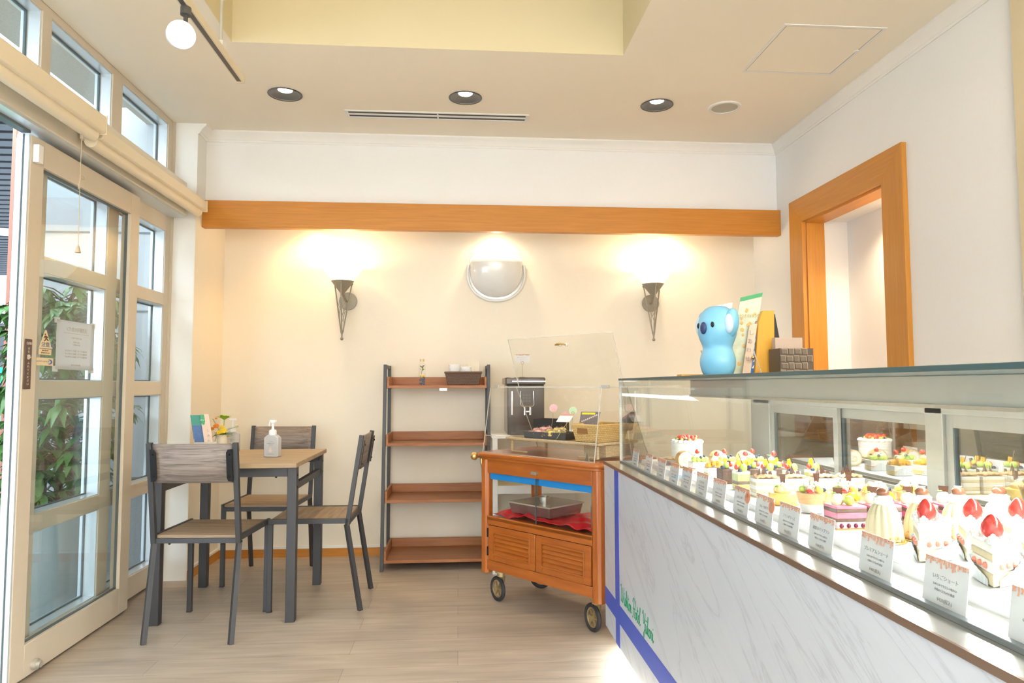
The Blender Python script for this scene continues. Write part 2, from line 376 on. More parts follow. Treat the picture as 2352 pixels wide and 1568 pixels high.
    def sheet(s, fn, nu, nv, thick=0.0):              # fn(u, v) -> point, u and v in 0..1
        v = [Vector(fn(i / nu, j / nv)) for j in range(nv + 1) for i in range(nu + 1)]
        fs = [(j * (nu + 1) + i, j * (nu + 1) + i + 1, (j + 1) * (nu + 1) + i + 1, (j + 1) * (nu + 1) + i) for j in range(nv) for i in range(nu)]
        return s.add(v, fs)
    def pieces(s):                                    # the far-apart groups of shapes, each as a builder of its own
        bb = []
        for a, b, c, d in s.pr:
            P = s.v[a:b]; bb.append(([min(p[i] for p in P) for i in range(3)], [max(p[i] for p in P) for i in range(3)]))
        n = len(bb); g = list(range(n))
        def root(i):
            while g[i] != i: i = g[i]
            return i
        for i in range(n):
            for j in range(i):
                gap = max(max(bb[i][0][k] - bb[j][1][k], bb[j][0][k] - bb[i][1][k]) for k in range(3))
                size = max(max(q[1][k] - q[0][k] for k in range(3)) for q in (bb[i], bb[j]))
                if gap < 0.15 * size: g[root(i)] = root(j)
        out = {}
        for i in range(n): out.setdefault(root(i), []).append(i)
        res = []
        for ids in out.values():
            m = MB()
            for i in ids:
                a, b, c, d = s.pr[i]; k = len(m.v) - a; m.v += s.v[a:b]
                m.f += [tuple(q + k for q in f) for f in s.f[c:d]]; m.m += s.m[c:d]; m.pr.append((0, 0, 0, 0))
            res.append(m)
        return res
    def build(s, name, mats, parent=None, bevel=0.0, smooth=38, loc=None, rot=None, solid=0.0, subsurf=0):
        if name in APART and len(s.pr) > 1:
            ps = s.pieces()
            if len(ps) > 1:
                o = None
                for m in ps: m.pr = m.pr[:1]; o = m.build(name, mats, parent, bevel, smooth, loc, rot, solid, subsurf)
                return o
        me = bpy.data.meshes.new(name); me.from_pydata(s.v, [], s.f)
        if not isinstance(mats, (list, tuple)): mats = [mats]
        for m in mats: me.materials.append(m)
        me.polygons.foreach_set('material_index', s.m)
        import bmesh
        bm = bmesh.new(); bm.from_mesh(me)
        bmesh.ops.remove_doubles(bm, verts=bm.verts, dist=1e-6)
        bmesh.ops.recalc_face_normals(bm, faces=bm.faces); bm.to_mesh(me); bm.free()
        if smooth:
            me.polygons.foreach_set('use_smooth', [True] * len(me.polygons)); me.set_sharp_from_angle(angle=R(smooth))
        me.update()
        o = bpy.data.objects.new(name, me); COL.objects.link(o)
        if parent: o.parent = parent
        if loc: o.location = loc
        if rot: o.rotation_euler = rot
        if solid:
            md = o.modifiers.new('thickness', 'SOLIDIFY'); md.thickness = solid
        if bevel:
            md = o.modifiers.new('soft_edges', 'BEVEL'); md.width = bevel; md.segments = 2; md.limit_method = 'ANGLE'; md.angle_limit = R(40)
        if subsurf:
            md = o.modifiers.new('smooth', 'SUBSURF'); md.levels = subsurf; md.render_levels = subsurf
        return o

def tag(o, label=None, cat=None, group=None, kind=None):
    if label: o['label'] = label
    if cat: o['category'] = cat
    if group: o['group'] = group
    if kind: o['kind'] = kind
    return o
def thing(name, label, cat, loc=(0, 0, 0), rz=0, group=None):
    o = bpy.data.objects.new(name, None); COL.objects.link(o)
    o.empty_display_size = 0.05; o.location = loc; o.rotation_euler = (0, 0, rz)
    return tag(o, label, cat, group)
def struct(o): o['kind'] = 'structure'; return o
def copy_tree(o, parent=None):
    c = o.copy(); COL.objects.link(c)
    if parent: c.parent = parent
    for ch in list(o.children): copy_tree(ch, c)
    return c
def place(proto, used, loc, rz, label, group=None, sc=1.0):
    o = proto if not used else copy_tree(proto)
    o.location = loc; o.rotation_euler = (0, 0, rz); o['label'] = label
    if sc != 1.0: o.scale = (sc, sc, sc)
    if group: o['group'] = group
    return o
def text(body, size, m, parent, loc, rot, name='lettering', extrude=0.0004, align='CENTER', mirror=False, sx=1.0, shear=0.0, label=None):
    cu = bpy.data.curves.new(name, 'FONT'); cu.body = body; cu.size = size; cu.extrude = extrude
    cu.align_x = align; cu.align_y = 'CENTER'; cu.shear = shear; cu.resolution_u = 3
    tmp = bpy.data.objects.new('tmp', cu); COL.objects.link(tmp)
    dg = bpy.context.evaluated_depsgraph_get(); dg.update()
    me = bpy.data.meshes.new_from_object(tmp.evaluated_get(dg))
    bpy.data.objects.remove(tmp); bpy.data.curves.remove(cu)
    k = -1 if mirror else 1
    for v in me.vertices: v.co.x *= sx * k
    me.materials.clear(); me.materials.append(m)
    me.name = name
    o = bpy.data.objects.new(name, me); COL.objects.link(o)
    if parent: o.parent = parent
    o.location = loc; o.rotation_euler = rot
    if label: o['label'] = label
    return o
# ================================================================== the room
ZC = 2.69; XR = 2.08; YB = 4.76; XL = -1.56
b = MB(); b.box(-1.84, 2.2, -2.3, 4.8, -0.08, 0.0)
struct(b.build('floor', M['floor'], smooth=0))

def holed(mb, x0, x1, y0, y1, z, cx, cy, r, n=32):     # flat rectangle with a round hole
    ring = [(cx + r * math.cos(2 * math.pi * i / n), cy + r * math.sin(2 * math.pi * i / n), z) for i in range(n)]
    out = []
    for i in range(n):
        a = 2 * math.pi * i / n; dx, dy = math.cos(a), math.sin(a)
        tx = ((x1 - cx) / dx if dx > 1e-9 else (x0 - cx) / dx if dx < -1e-9 else 1e9)
        ty = ((y1 - cy) / dy if dy > 1e-9 else (y0 - cy) / dy if dy < -1e-9 else 1e9)
        t = min(tx, ty); out.append((cx + dx * t, cy + dy * t, z))
    # snap the nearest spokes to the four corners
    for X, Y in ((x0, y0), (x0, y1), (x1, y0), (x1, y1)):
        k = min(range(n), key=lambda i: (out[i][0] - X) ** 2 + (out[i][1] - Y) ** 2); out[k] = (X, Y, z)
    mb.add(ring + out, [(i, (i + 1) % n, n + (i + 1) % n, n + i) for i in range(n)])
b = MB()
CX0, CX1, CY0, CY1, CZ = -1.04, 0.78, 0.75, 3.20, 3.12
def flat(x0, x1, y0, y1, z): b.add([(x0, y0, z), (x1, y0, z), (x1, y1, z), (x0, y1, z)], [(0, 1, 2, 3)])
X0, X1 = -1.84, 2.2
flat(X0, X1, -2.3, CY0, ZC); flat(X0, CX0, CY0, CY1, ZC); flat(CX1, X1, CY0, CY1, ZC)
flat(X0, X1, CY1, 3.6, ZC)
xs = [X0, -0.938 - 0.17, -0.938 + 0.17, 0.033 - 0.17, 0.033 + 0.17, 1.108 - 0.17, 1.108 + 0.17, X1]
for i in range(7):
    if i % 2: holed(b, xs[i], xs[i + 1], 3.6, 3.94, ZC, DOWN[i // 2][0], DOWN[i // 2][1], 0.085)
    else: flat(xs[i], xs[i + 1], 3.6, 3.94, ZC)
flat(X0, X1, 3.94, 4.80, ZC)
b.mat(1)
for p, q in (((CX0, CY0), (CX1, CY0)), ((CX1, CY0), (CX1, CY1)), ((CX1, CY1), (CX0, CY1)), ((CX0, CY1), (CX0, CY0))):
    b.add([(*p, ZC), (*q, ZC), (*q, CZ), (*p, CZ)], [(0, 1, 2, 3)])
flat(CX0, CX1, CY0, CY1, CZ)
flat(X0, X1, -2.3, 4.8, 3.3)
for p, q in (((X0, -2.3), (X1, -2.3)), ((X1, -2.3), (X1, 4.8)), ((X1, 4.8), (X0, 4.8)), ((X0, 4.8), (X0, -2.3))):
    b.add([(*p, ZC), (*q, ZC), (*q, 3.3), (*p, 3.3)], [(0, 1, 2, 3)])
struct(b.build('ceiling', [M['ceiling'], M['cove']], smooth=0))

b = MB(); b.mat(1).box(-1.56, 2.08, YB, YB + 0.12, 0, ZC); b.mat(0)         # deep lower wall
b.box(-1.56, 2.08, 4.385, 4.45, 2.20, ZC); b.box(-1.56, 2.08, 4.45, YB, 2.30, 2.36)   # wall above the beam, recess top
struct(b.build('wall_back', [M['wall'], M['wall_lamp_tint']], smooth=0))
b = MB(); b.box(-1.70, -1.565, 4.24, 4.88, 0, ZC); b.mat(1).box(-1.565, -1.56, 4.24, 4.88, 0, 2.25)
b.mat(0).box(-1.565, -1.56, 4.24, 4.88, 2.25, ZC)
struct(b.build('wall_left', [M['white_paint'], M['wall_lamp_tint']], smooth=0))
# right wall with the framed niche
NY0, NY1, NZ0, NZ1 = 3.22, 4.015, 0.95, 2.10
b = MB()
b.box(XR, XR + 0.10, 2.39, NY0, 0, ZC); b.box(XR, XR + 0.10, NY1, YB, 0, ZC)
b.box(XR, XR + 0.10, NY0, NY1, 0, NZ0); b.box(XR, XR + 0.10, NY0, NY1, NZ1, ZC)
b.box(2.34, 2.40, NY0 - 0.03, NY1 + 0.03, NZ0 - 0.03, NZ1 + 0.03)
b.box(XR + 0.10, 2.34, NY0 - 0.03, NY0, NZ0 - 0.03, NZ1 + 0.03); b.box(XR + 0.10, 2.34, NY1, NY1 + 0.03, NZ0 - 0.03, NZ1 + 0.03)
b.box(XR + 0.10, 2.34, NY0, NY1, NZ1, NZ1 + 0.03); b.box(XR + 0.10, 2.34, NY0, NY1, NZ0 - 0.03, NZ0)
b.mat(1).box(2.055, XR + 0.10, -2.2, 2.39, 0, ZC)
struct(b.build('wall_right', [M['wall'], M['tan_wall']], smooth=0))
b = MB(); b.box(-1.80, 2.12, -2.3, -2.2, 0, ZC)
struct(b.build('wall_front', M['wall'], smooth=0))
# mouldings under the ceiling
def moulding(name, p, q, inward):
    p = Vector(p); q = Vector(q); n = Vector(inward); mb = MB()
    prof = [(0, -0.062), (0.006, -0.062), (0.010, -0.052), (0.014, -0.050), (0.020, -0.036), (0.034, -0.020), (0.040, -0.016), (0.046, -0.008), (0.046, 0), (0, 0)]
    mb.prism([p + n * a + Vector((0, 0, z)) for a, z in prof], q - p)
    o = struct(mb.build(name, M['white_paint'], smooth=30)); return o
moulding('trim_1', (-1.56, 4.385, ZC), (2.08, 4.385, ZC), (0, -1, 0))
moulding('trim_2', (2.08, 2.39, ZC), (2.08, 4.385, ZC), (-1, 0, 0))
moulding('trim_3', (-1.56, 4.24, ZC), (-1.56, 4.385, ZC), (1, 0, 0))
b = MB(); b.box(-1.56, 2.08, YB - 0.012, YB, 0, 0.055); b.mat(1).box(-1.56, 2.08, YB - 0.014, YB, 0.055, 0.068)
struct(b.build('baseboard_back', [M['orange_wood'], M['white_paint']], smooth=0))
b = MB(); b.box(-1.56, -1.548, 4.245, YB - 0.014, 0, 0.055); b.mat(1).box(-1.56, -1.546, 4.245, YB - 0.014, 0.055, 0.068)
struct(b.build('baseboard_left', [M['orange_wood_y'], M['white_paint']], smooth=0))

# ---- the wooden beam
b = MB(); b.box(-1.56, 2.08, 4.335, 4.385, 2.083, 2.25)
tag(b.build('wooden_beam', M['orange_wood'], bevel=0.002), 'long orange wooden beam running across the back wall above the two wall lamps', 'beam')
# ---- niche frame on the right wall: four mitred boards and their linings
t = thing('niche_frame', 'orange wooden frame around the tall lit niche in the right wall', 'frame', (XR, 3.6, 0.8))
o0, o1, z0, z1 = 3.055, 4.172, 0.80, 2.25; d = -0.025
def brd(name, pts, m):
    mb = MB(); mb.prism([(0.0 if False else d, y - 3.6, z - 0.8) for y, z in pts], (0.025, 0, 0)); return mb.build(name, m, t, bevel=0.0015)
brd('frame_board', [(o0, z0), (NY0, NZ0), (NY0, NZ1), (o0, z1)], M['orange_wood_z'])
brd('frame_board', [(NY1, NZ0), (o1, z0), (o1, z1), (NY1, NZ1)], M['orange_wood_z'])
brd('frame_board', [(NY0, NZ1), (NY1, NZ1), (o1, z1), (o0, z1)], M['orange_wood_y'])
brd('frame_board', [(o0, z0), (o1, z0), (NY1, NZ0), (NY0, NZ0)], M['orange_wood_y'])
for y0, y1 in ((NY0, NY0 + 0.012), (NY1 - 0.012, NY1)):
    MB().box(0, 0.11, y0 - 3.6, y1 - 3.6, NZ0 - 0.8, NZ1 - 0.8).build('frame_lining', M['orange_wood_z'], t)
MB().box(0, 0.11, NY0 - 3.588, NY1 - 3.612, NZ1 - 0.812, NZ1 - 0.8).build('frame_lining', M['orange_wood_y'], t)

# ================================================================== shop front (left)
FX0, FX1 = -1.785, -1.70
# window_1: fixed glazing below the header
w = thing('window_1', None, None, (-1.74, 3.6, 0)); w['kind'] = 'structure'
def wbox(name, m, x0, x1, y0, y1, z0, z1, par=w, oy=3.6, ox=-1.74, bev=0.002):
    return MB().box(x0 - ox, x1 - ox, y0 - oy, y1 - oy, z0, z1).build(name, m, par, bevel=bev)
fr = MB()
def F(y0, y1, z0, z1, x0=FX0, x1=FX1): fr.box(x0 + 1.74, x1 + 1.74, y0 - 3.6, y1 - 3.6, z0, z1)
for y0, y1 in ((2.92, 2.99), (3.505, 3.60), (4.165, 4.24)): F(y0, y1, 0.02, 2.14)
for y0, y1 in ((2.99, 3.505), (3.60, 4.165)):
    F(y0, y1, 0.02, 0.13); F(y0, y1, 0.535, 0.605); F(y0, y1, 1.07, 1.142); F(y0, y1, 1.585, 1.652); F(y0, y1, 2.02, 2.14)
fr.build('window_frame', M['frame'], w, bevel=0.002)
gk = MB(); al = MB(); gl = MB()
for y0, y1 in ((2.99, 3.505), (3.60, 4.165)):
    for z0, z1 in ((0.13, 0.535), (0.605, 1.07), (1.142, 1.585), (1.652, 2.02)):
        for mb, i, w_, x0, x1 in ((al, 0, 0.004, -1.784, -1.708), (gk, 0.004, 0.006, -1.768, -1.760)):
            a0, a1, c0, c1 = y0 + i, y1 - i, z0 + i, z1 - i
            for q in ((a0, a0 + w_, c0, c1), (a1 - w_, a1, c0, c1), (a0 + w_, a1 - w_, c0, c0 + w_), (a0 + w_, a1 - w_, c1 - w_, c1)):
                mb.box(x0 + 1.74, x1 + 1.74, q[0] - 3.6, q[1] - 3.6, q[2], q[3])
        gl.box(-0.026, -0.021, y0 + 0.006 - 3.6, y1 - 0.006 - 3.6, z0 + 0.006, z1 - 0.006)
al.build('sash_profile', M['alu'], w); gk.build('gasket', M['gasket'], w); gl.build('pane', M['street_glass'], w, smooth=0)
MB().box(-0.043, 0.038, 2.914 - 3.6, 2.92 - 3.6, 0.02, 2.12).build('jamb_lining', M['alu'], w)
# window_2: transom windows above the header, all along the shop front
w2 = thing('window_2', None, None, (-1.74, 3.6, 0)); w2['kind'] = 'structure'
fr = MB(); ys = [(-2.2, -2.1), (-1.0, -0.93), (0.2, 0.27), (1.4, 1.47), (2.30, 2.37), (2.915, 2.98), (3.50, 3.60), (4.165, 4.24)]
for y0, y1 in ys: F(y0, y1, 2.30, 2.66)
fr.box(FX0 + 1.74, FX1 + 1.74, -5.8, 0.64, 2.655, 2.69); fr.box(FX0 + 1.74, FX1 + 1.74, -5.8, 0.64, 2.24, 2.32)
fr.build('window_frame', M['frame'], w2, bevel=0.002)
gk = MB(); al = MB(); gl = MB()
for k in range(len(ys) - 1):
    y0, y1, z0, z1 = ys[k][1], ys[k + 1][0], 2.32, 2.655
    for mb, i, w_, x0, x1 in ((al, 0, 0.005, -1.784, -1.708), (gk, 0.005, 0.008, -1.768, -1.759)):
        a0, a1, c0, c1 = y0 + i, y1 - i, z0 + i, z1 - i
        for q in ((a0, a0 + w_, c0, c1), (a1 - w_, a1, c0, c1), (a0 + w_, a1 - w_, c0, c0 + w_), (a0 + w_, a1 - w_, c1 - w_, c1)):
            mb.box(x0 + 1.74, x1 + 1.74, q[0] - 3.6, q[1] - 3.6, q[2], q[3])
    gl.box(-0.026, -0.021, y0 + 0.006 - 3.6, y1 - 0.006 - 3.6, z0 + 0.006, z1 - 0.006)
al.build('sash_profile', M['alu'], w2); gk.build('gasket', M['gasket'], w2); gl.build('pane', M['street_glass'], w2, smooth=0)
# window_3: the shop-front glazing nearer than the door opening
w3 = thing('window_3', None, None, (-1.74, -0.4, 0)); w3['kind'] = 'structure'
fr = MB()
for y0, y1 in ((-2.2, -2.1), (-0.9, -0.83), (0.35, 0.42), (1.62, 1.72)): fr.box(-0.045, 0.04, y0 + 0.4, y1 + 0.4, 0.02, 2.12)
for z0, z1 in ((0.02, 0.13), (1.07, 1.142), (2.02, 2.12)): fr.box(-0.04, 0.035, -1.7, 2.02, z0, z1)
fr.build('window_frame', M['frame'], w3); MB().box(-0.018, -0.013, -1.7, 2.02, 0.1, 2.05).build('pane', M['street_glass'], w3, smooth=0)

# header box over the sliding door
b = MB(); b.box(-1.70, -1.60, -2.2, 4.20, 2.12, 2.315)
hd = b.build('trim_4', M['header'], bevel=0.004); struct(hd)
MB().box(-1.70, -1.605, -2.2, 4.20, 2.108, 2.12).build('underside_rail', M['alu'], hd)
MB().box(-1.69, -1.655, 1.72, 2.79, 2.098, 2.109).build('track_slot', M['gasket'], hd)
t = MB().box(0, 0.0015, -0.024, 0.024, -0.036, 0.036).build('maker_plate', M['stainless_dull'], hd, loc=(-1.6, 4.105, 2.185))
t['label'] = 'small grey printed plate'
text('AUTO DOOR', 0.0085, M['ink'], t, (0.0017, 0, 0.024), (R(90), 0, R(90)), 'print')
text('TEL', 0.011, M['ink'], t, (0.0017, -0.012, 0.002), (R(90), 0, R(90)), 'print')
for k in range(3): MB().box(0.0012, 0.002, -0.002, 0.018, 0.006 - k * 0.012, 0.010 - k * 0.012).build('print_line', M['ink'], t)

# door_1: the open sliding door leaf
DY0, DY1, DZ0, DZ1, DX0, DX1 = 2.78, 3.706, 0.012, 2.09, -1.69, -1.645
d = thing('door_1', None, None, (-1.667, 3.243, 0)); d['kind'] = 'structure'
def D(mb, y0, y1, z0, z1, x0=DX0, x1=DX1): mb.box(x0 + 1.667, x1 + 1.667, y0 - 3.243, y1 - 3.243, z0, z1)
gy0, gy1, gz0, gz1 = 2.866, 3.612, 0.135, 1.985
b = MB(); D(b, DY0, gy0, DZ0, DZ1); D(b, gy1, DY1, DZ0, DZ1); D(b, gy0, gy1, DZ0, gz0); D(b, gy0, gy1, gz1, DZ1)
b.build('door_frame', M['frame'], d, bevel=0.002)
b = MB()
for q in ((gy0, gy0 + 0.006, gz0, gz1), (gy1 - 0.006, gy1, gz0, gz1), (gy0, gy1, gz0, gz0 + 0.006), (gy0, gy1, gz1 - 0.008, gz1)): D(b, *q, -1.672, -1.661)
b.build('gasket', M['gasket'], d)
b = MB(); D(b, DY0 - 0.010, DY0, DZ0, DZ1, -1.688, -1.672); D(b, DY0 - 0.010, DY0, DZ0, DZ1, -1.664, -1.648)
b.build('edge_profile', M['alu'], d)
b = MB(); D(b, DY0 - 0.006, DY0, DZ0, DZ1, -1.672, -1.664); b.build('rubber_seal', M['gasket'], d)
b = MB(); D(b, gy0 + 0.004, gy1 - 0.004, gz0 + 0.004, gz1 - 0.004, -1.669, -1.664); b.build('door_glass', M['street_glass'], d, smooth=0)
b = MB(); D(b, 2.79, 2.822, 1.985, 2.055, -1.645, -1.622); b.build('door_sensor', M['white'], d, bevel=0.002)
# floor lock
b = MB(); b.cyl((0.022, 2.925 - 3.243, 0.042), (0.040, 2.925 - 3.243, 0.042), 0.020, n=20); b.cyl((0.04, 2.925 - 3.243, 0.042), (0.052, 2.925 - 3.243, 0.042), 0.013, n=16)
b.build('lock_knob', M['stainless_dull'], d)
# touch plate with its vertical print
hp = MB().box(0, 0.005, -0.020, 0.020, -0.118, 0.118).build('touch_plate', M['brown_sign'], d, bevel=0.003, loc=(-1.645 + 1.667, 2.808 - 3.243, 1.204))
hp.scale = (1, 1.08, 0.81)
hp['label'] = 'long dark brown touch plate with pale writing'
text('自動', 0.016, M['sign_ink'], hp, (0.0055, 0, 0.097), (R(90), 0, R(90)), 'print')
for k, ch in enumerate('手を'): text(ch, 0.013, M['sign_ink'], hp, (0.0055, 0, 0.072 - k * 0.015), (R(90), 0, R(90)), 'print')
for k, ch in enumerate('ふれてください'): text(ch, 0.0135, M['sign_ink'], hp, (0.0055, 0, 0.004 - k * 0.0165), (R(90), 0, R(90)), 'print')
hb = MB(); hb.ball((0.0052, 0.0, 0.030), 0.009, 12, sx=0.1, sz=1.0)
for k in range(4): hb.tube([(0.0055, -0.006 + 0.004 * k, 0.033), (0.0055, -0.007 + 0.0045 * k, 0.046 - abs(k - 1.5) * 0.002)], 0.0018, 6)
hb.tube([(0.0055, 0.006, 0.028), (0.0055, 0.013, 0.034)], 0.002, 6)
hb.build('hand_symbol', M['sign_ink'], hp)
# warning triangle sticker
def on_door(y, z): return (-1.6625 + 1.667, y - 3.243, z)
st = MB().prism([(0, -0.038, -0.02), (0, -0.038, -0.052), (0, 0.038, -0.052), (0, 0.038, -0.02), (0, 0.004, 0.072), (0, -0.004, 0.072)], (0.001, 0, 0)).build('warning_sticker', M['cream_sticker'], d, loc=on_door(2.953, 1.287))
st.scale = (1, 1.13, 0.80)
st['label'] = 'cream triangular warning sticker with a running figure'
text('注意', 0.026, M['blue_ink'], st, (0.0015, 0, -0.002), (R(90), 0, R(90)), 'print')
text('駆け込みは', 0.0075, M['brown_ink'], st, (0.0015, 0, -0.031), (R(90), 0, R(90)), 'print')
text('おやめください', 0.0075, M['brown_ink'], st, (0.0015, 0, -0.043), (R(90), 0, R(90)), 'print')
MB().box(0.001, 0.0015, -0.036, 0.036, -0.0225, -0.020).build('print_line', M['blue_ink'], st)
rf = MB(); X = 0.0018
rf.ball((X, -0.004, 0.051), 0.0042, 10, sx=0.2)
rf.tube([(X, -0.003, 0.044), (X, 0.001, 0.032)], 0.0032, 6)
rf.tube([(X, -0.003, 0.042), (X, -0.010, 0.038), (X, -0.007, 0.033)], 0.0018, 6)
rf.tube([(X, -0.002, 0.042), (X, 0.007, 0.040), (X, 0.010, 0.034)], 0.0018, 6)
rf.tube([(X, 0.001, 0.032), (X, 0.008, 0.026), (X, 0.015, 0.019)], 0.0022, 6)
rf.tube([(X, 0.001, 0.032), (X, -0.002, 0.024), (X, -0.010, 0.017)], 0.0022, 6)
rf.build('running_figure', M['brown_ink'], st)
ad = MB().box(0, 0.001, -0.040, 0.040, -0.021, 0.021).build('door_sticker', M['cream_sticker'], d, bevel=0.0004, loc=on_door(2.954, 1.2175))
ad.scale = (1, 1.45, 0.74)
ad['label'] = 'small cream sticker with blue crescent'
text('AUTO DOOR', 0.0115, M['ink'], ad, (0.0015, -0.010, 0.001), (R(90), 0, R(90)), 'print', sx=0.88)
cr = MB(); pts = []
for k in range(13): a = R(-115 + 230 * k / 12); pts.append((0.001, 0.022 + 0.0125 * math.cos(a), 0.0135 * math.sin(a)))
for k in range(13): a = R(115 - 230 * k / 12); pts.append((0.001, 0.018 + 0.0095 * math.cos(a), 0.0095 * math.sin(a)))
cr.prism(pts, (0.0008, 0, 0)); cr.build('crescent_logo', M['blue_logo'], ad)
# the notice taped to the outside of the door glass, its print showing through reversed
n = thing('paper_notice', 'white paper notice taped to the sliding glass door, its writing seen reversed', 'notice', (-1.668, 3.20, 1.295))
def sh(u, v): return (-0.006 - 0.002 * math.sin(u * 5 + v), (u - 0.5) * 0.297 + 0.004 * (v - .5), (v - 0.5) * 0.21)
MB().sheet(sh, 8, 8).build('paper', M['paper'], n, solid=0.0006)
for y, z in ((-0.143, 0.101), (0.146, 0.099), (-0.147, -0.103), (0.142, -0.105)):
    MB().box(-0.009, -0.0082, y - 0.02, y + 0.02, z - 0.012, z + 0.012).build('tape', M['tape'], n)
text('天然酵母の食パン', 0.022, M['pale_ink'], n, (-0.0028, 0, 0.068), (R(90), 0, R(90)), 'print', mirror=True, sx=0.95)
MB().box(-0.0035, -0.0028, -0.10, 0.10, 0.051, 0.0525).build('print_line', M['pale_ink'], n)
for z, wd in ((0.032, 0.13), (0.014, 0.08), (0.003, 0.09)):
    text('おいしい食パンをどうぞ'[:max(5, int(wd * 80))], 0.0085, M['pale_ink'], n, (-0.0028, 0, z), (R(90), 0, R(90)), 'print', mirror=True)
for k in range(3): text('毎日焼きたてをご用意しております', 0.0085, M['pale_ink'], n, (-0.0028, 0, -0.024 - k * 0.013), (R(90), 0, R(90)), 'print', mirror=True, sx=1.3)
text('pâtisserie Les Lien', 0.010, M['pale_ink'], n, (-0.0028, 0, -0.084), (R(90), 0, R(90)), 'print', mirror=True)

# roller blinds hung along the header
def blind(label, y0, y1, x, z, dz, cord):
    t = thing('roller_blind', label, 'blind', (x, y1, z), 0, 'roller blinds along the shop front')
    L_ = y0 - y1
    b = MB(); b.prism([(-0.05, 0, 0.0), (-0.05, 0, dz), (0.038, 0, dz), (0.044, 0, dz - 0.006), (0.044, 0, 0.004), (0.038, 0, 0.0)], (0, L_, 0))
    b.build('cassette', M['blind'], t, bevel=0.002)
    MB().cyl((-0.004, -0.012, -0.008), (-0.004, L_, -0.008), 0.027, n=24).build('fabric_roll', M['blind'], t)
    MB().prism([(-0.052, 0, -0.004), (-0.052, 0, dz + 0.003), (0.046, 0, dz + 0.003), (0.046, 0, -0.004)], (0, 0.005, 0)).build('end_cap', M['blind'], t, bevel=0.001)
    b = MB()
    for yy in (-0.35, -1.0): b.box(-0.035, -0.005, yy - 0.012, yy + 0.012, dz, dz + 0.012); 
    b.build('bracket', M['stainless_dull'], t)
    if cord:
        c = MB(); zz = -0.02
        c.tube([(-0.004, -0.09, zz), (-0.005, -0.092, -0.20), (-0.004, -0.090, -0.49)], 0.0014, 6)
        c.tube([(-0.004, -0.091, -0.215), (-0.004, -0.085, -0.20), (-0.004, -0.062, -0.205), (-0.004, -0.064, -0.213), (-0.004, -0.091, -0.218)], 0.0013, 6)
        c.tube([(-0.004, -0.091, -0.215), (-0.004, -0.103, -0.25), (-0.004, -0.102, -0.262), (-0.004, -0.090, -0.256), (-0.004, -0.091, -0.22)], 0.0013, 6)
        c.ball((-0.004, -0.091, -0.217), 0.004, 8)
        c.build('pull_cord', M['cord'], t)
        MB().cyl((-0.004, -0.090, -0.487), (-0.004, -0.090, -0.515), 0.004, 0.011, 14).build('cord_weight', M['cord'], t)
    return t
M['cord'] = mat('cream_cord', (0.52, 0.42, 0.28), 0.6)
blind('cream roller blind cassette with hanging pull cord, nearer the camera', 0.4, 2.965, -1.505, 2.163, 0.074, True)
blind('cream roller blind cassette ending at the wooden beam', 3.00, 4.22, -1.535, 2.152, 0.060, False)

# ---- column edge bead with screws on the shop-front side
b = MB(); b.box(-1.705, -1.688, 4.226, 4.243, 0.0, ZC); fb = struct(b.build('trim_5', M['frame']))
s = MB()
for k in range(7): s.ball((-1.6965, 4.226, 0.22 + k * 0.38), 0.0045, 8, sy=0.4)
s.build('screw', M['stainless_dull'], fb)

# ================================================================== outside
M['stone'] = mat('pale_stone_cladding', (0.44, 0.455, 0.47), 0.5, var=0.04, scale=7)
M['granite'] = mat('speckled_granite', (0.30, 0.32, 0.33), 0.5, var=0.35, scale=220)
M['render'] = mat('rough_grey_render', (0.60, 0.54, 0.46), 0.9, var=0.22, scale=120, bump=0.6)
M['paving'] = mat('grey_paving', (0.46, 0.48, 0.49), 0.7, var=0.1, scale=12)
M['slats'] = mat('dark_slats', (0.07, 0.075, 0.085), 0.5)
M['salmon'] = mat('salmon_post', (0.55, 0.24, 0.17), 0.6)
M['pot'] = mat('pale_planter', (0.34, 0.37, 0.36), 0.5, var=0.04)
M['soil'] = mat('dark_soil', (0.05, 0.035, 0.025), 0.9, var=0.4, scale=90)
M['plant'] = mat('glossy_green_leaf', (0.10, 0.235, 0.06), 0.35, var=0.35, scale=6)
M['bark'] = mat('brown_stem', (0.20, 0.14, 0.09), 0.8)
M['outlamp'] = mat('lit_street_lamp', (1, 1, 1), 0.5, emit=8, ecol=(1, 1, 0.95))
M['green_screen'] = mat('lit_green_sign', (0.0, 0.8, 0.3), 0.5, emit=1.5, ecol=(0.0, 0.9, 0.4))
struct(MB().box(-14, -1.84, -6, 22, -0.2, -0.05).build('floor', M['paving'], smooth=0))
b = MB(); b.box(-2.89, -1.79, 4.74, 4.98, -0.05, 4.2)
cl = b.build('wall_outside', M['stone'], smooth=0); struct(cl)
g = MB()
for z in (0.52, 1.05, 1.60, 1.66, 2.12, 2.60): g.box(-2.89, -1.79, 4.735, 4.741, z, z + 0.012)
g.build('stone_joint', M['gasket'], cl)
MB().box(-2.89, -1.78, 4.68, 4.742, -0.05, 0.43).build('granite_plinth', M['granite'], cl, bevel=0.004)
MB().box(-2.912, -2.89, 4.72, 4.98, -0.05, 2.9).build('edge_post', M['salmon'], cl)
b = MB(); b.box(-2.265, -1.79, -3, 4.46, 2.86, 3.3); b.box(-2.08, -1.79, 4.46, 4.739, 2.86, 3.3)
b.box(-1.79, -1.70, -3, 4.739, 2.69, 3.3)
struct(b.build('ceiling_outside', M['render'], smooth=0))
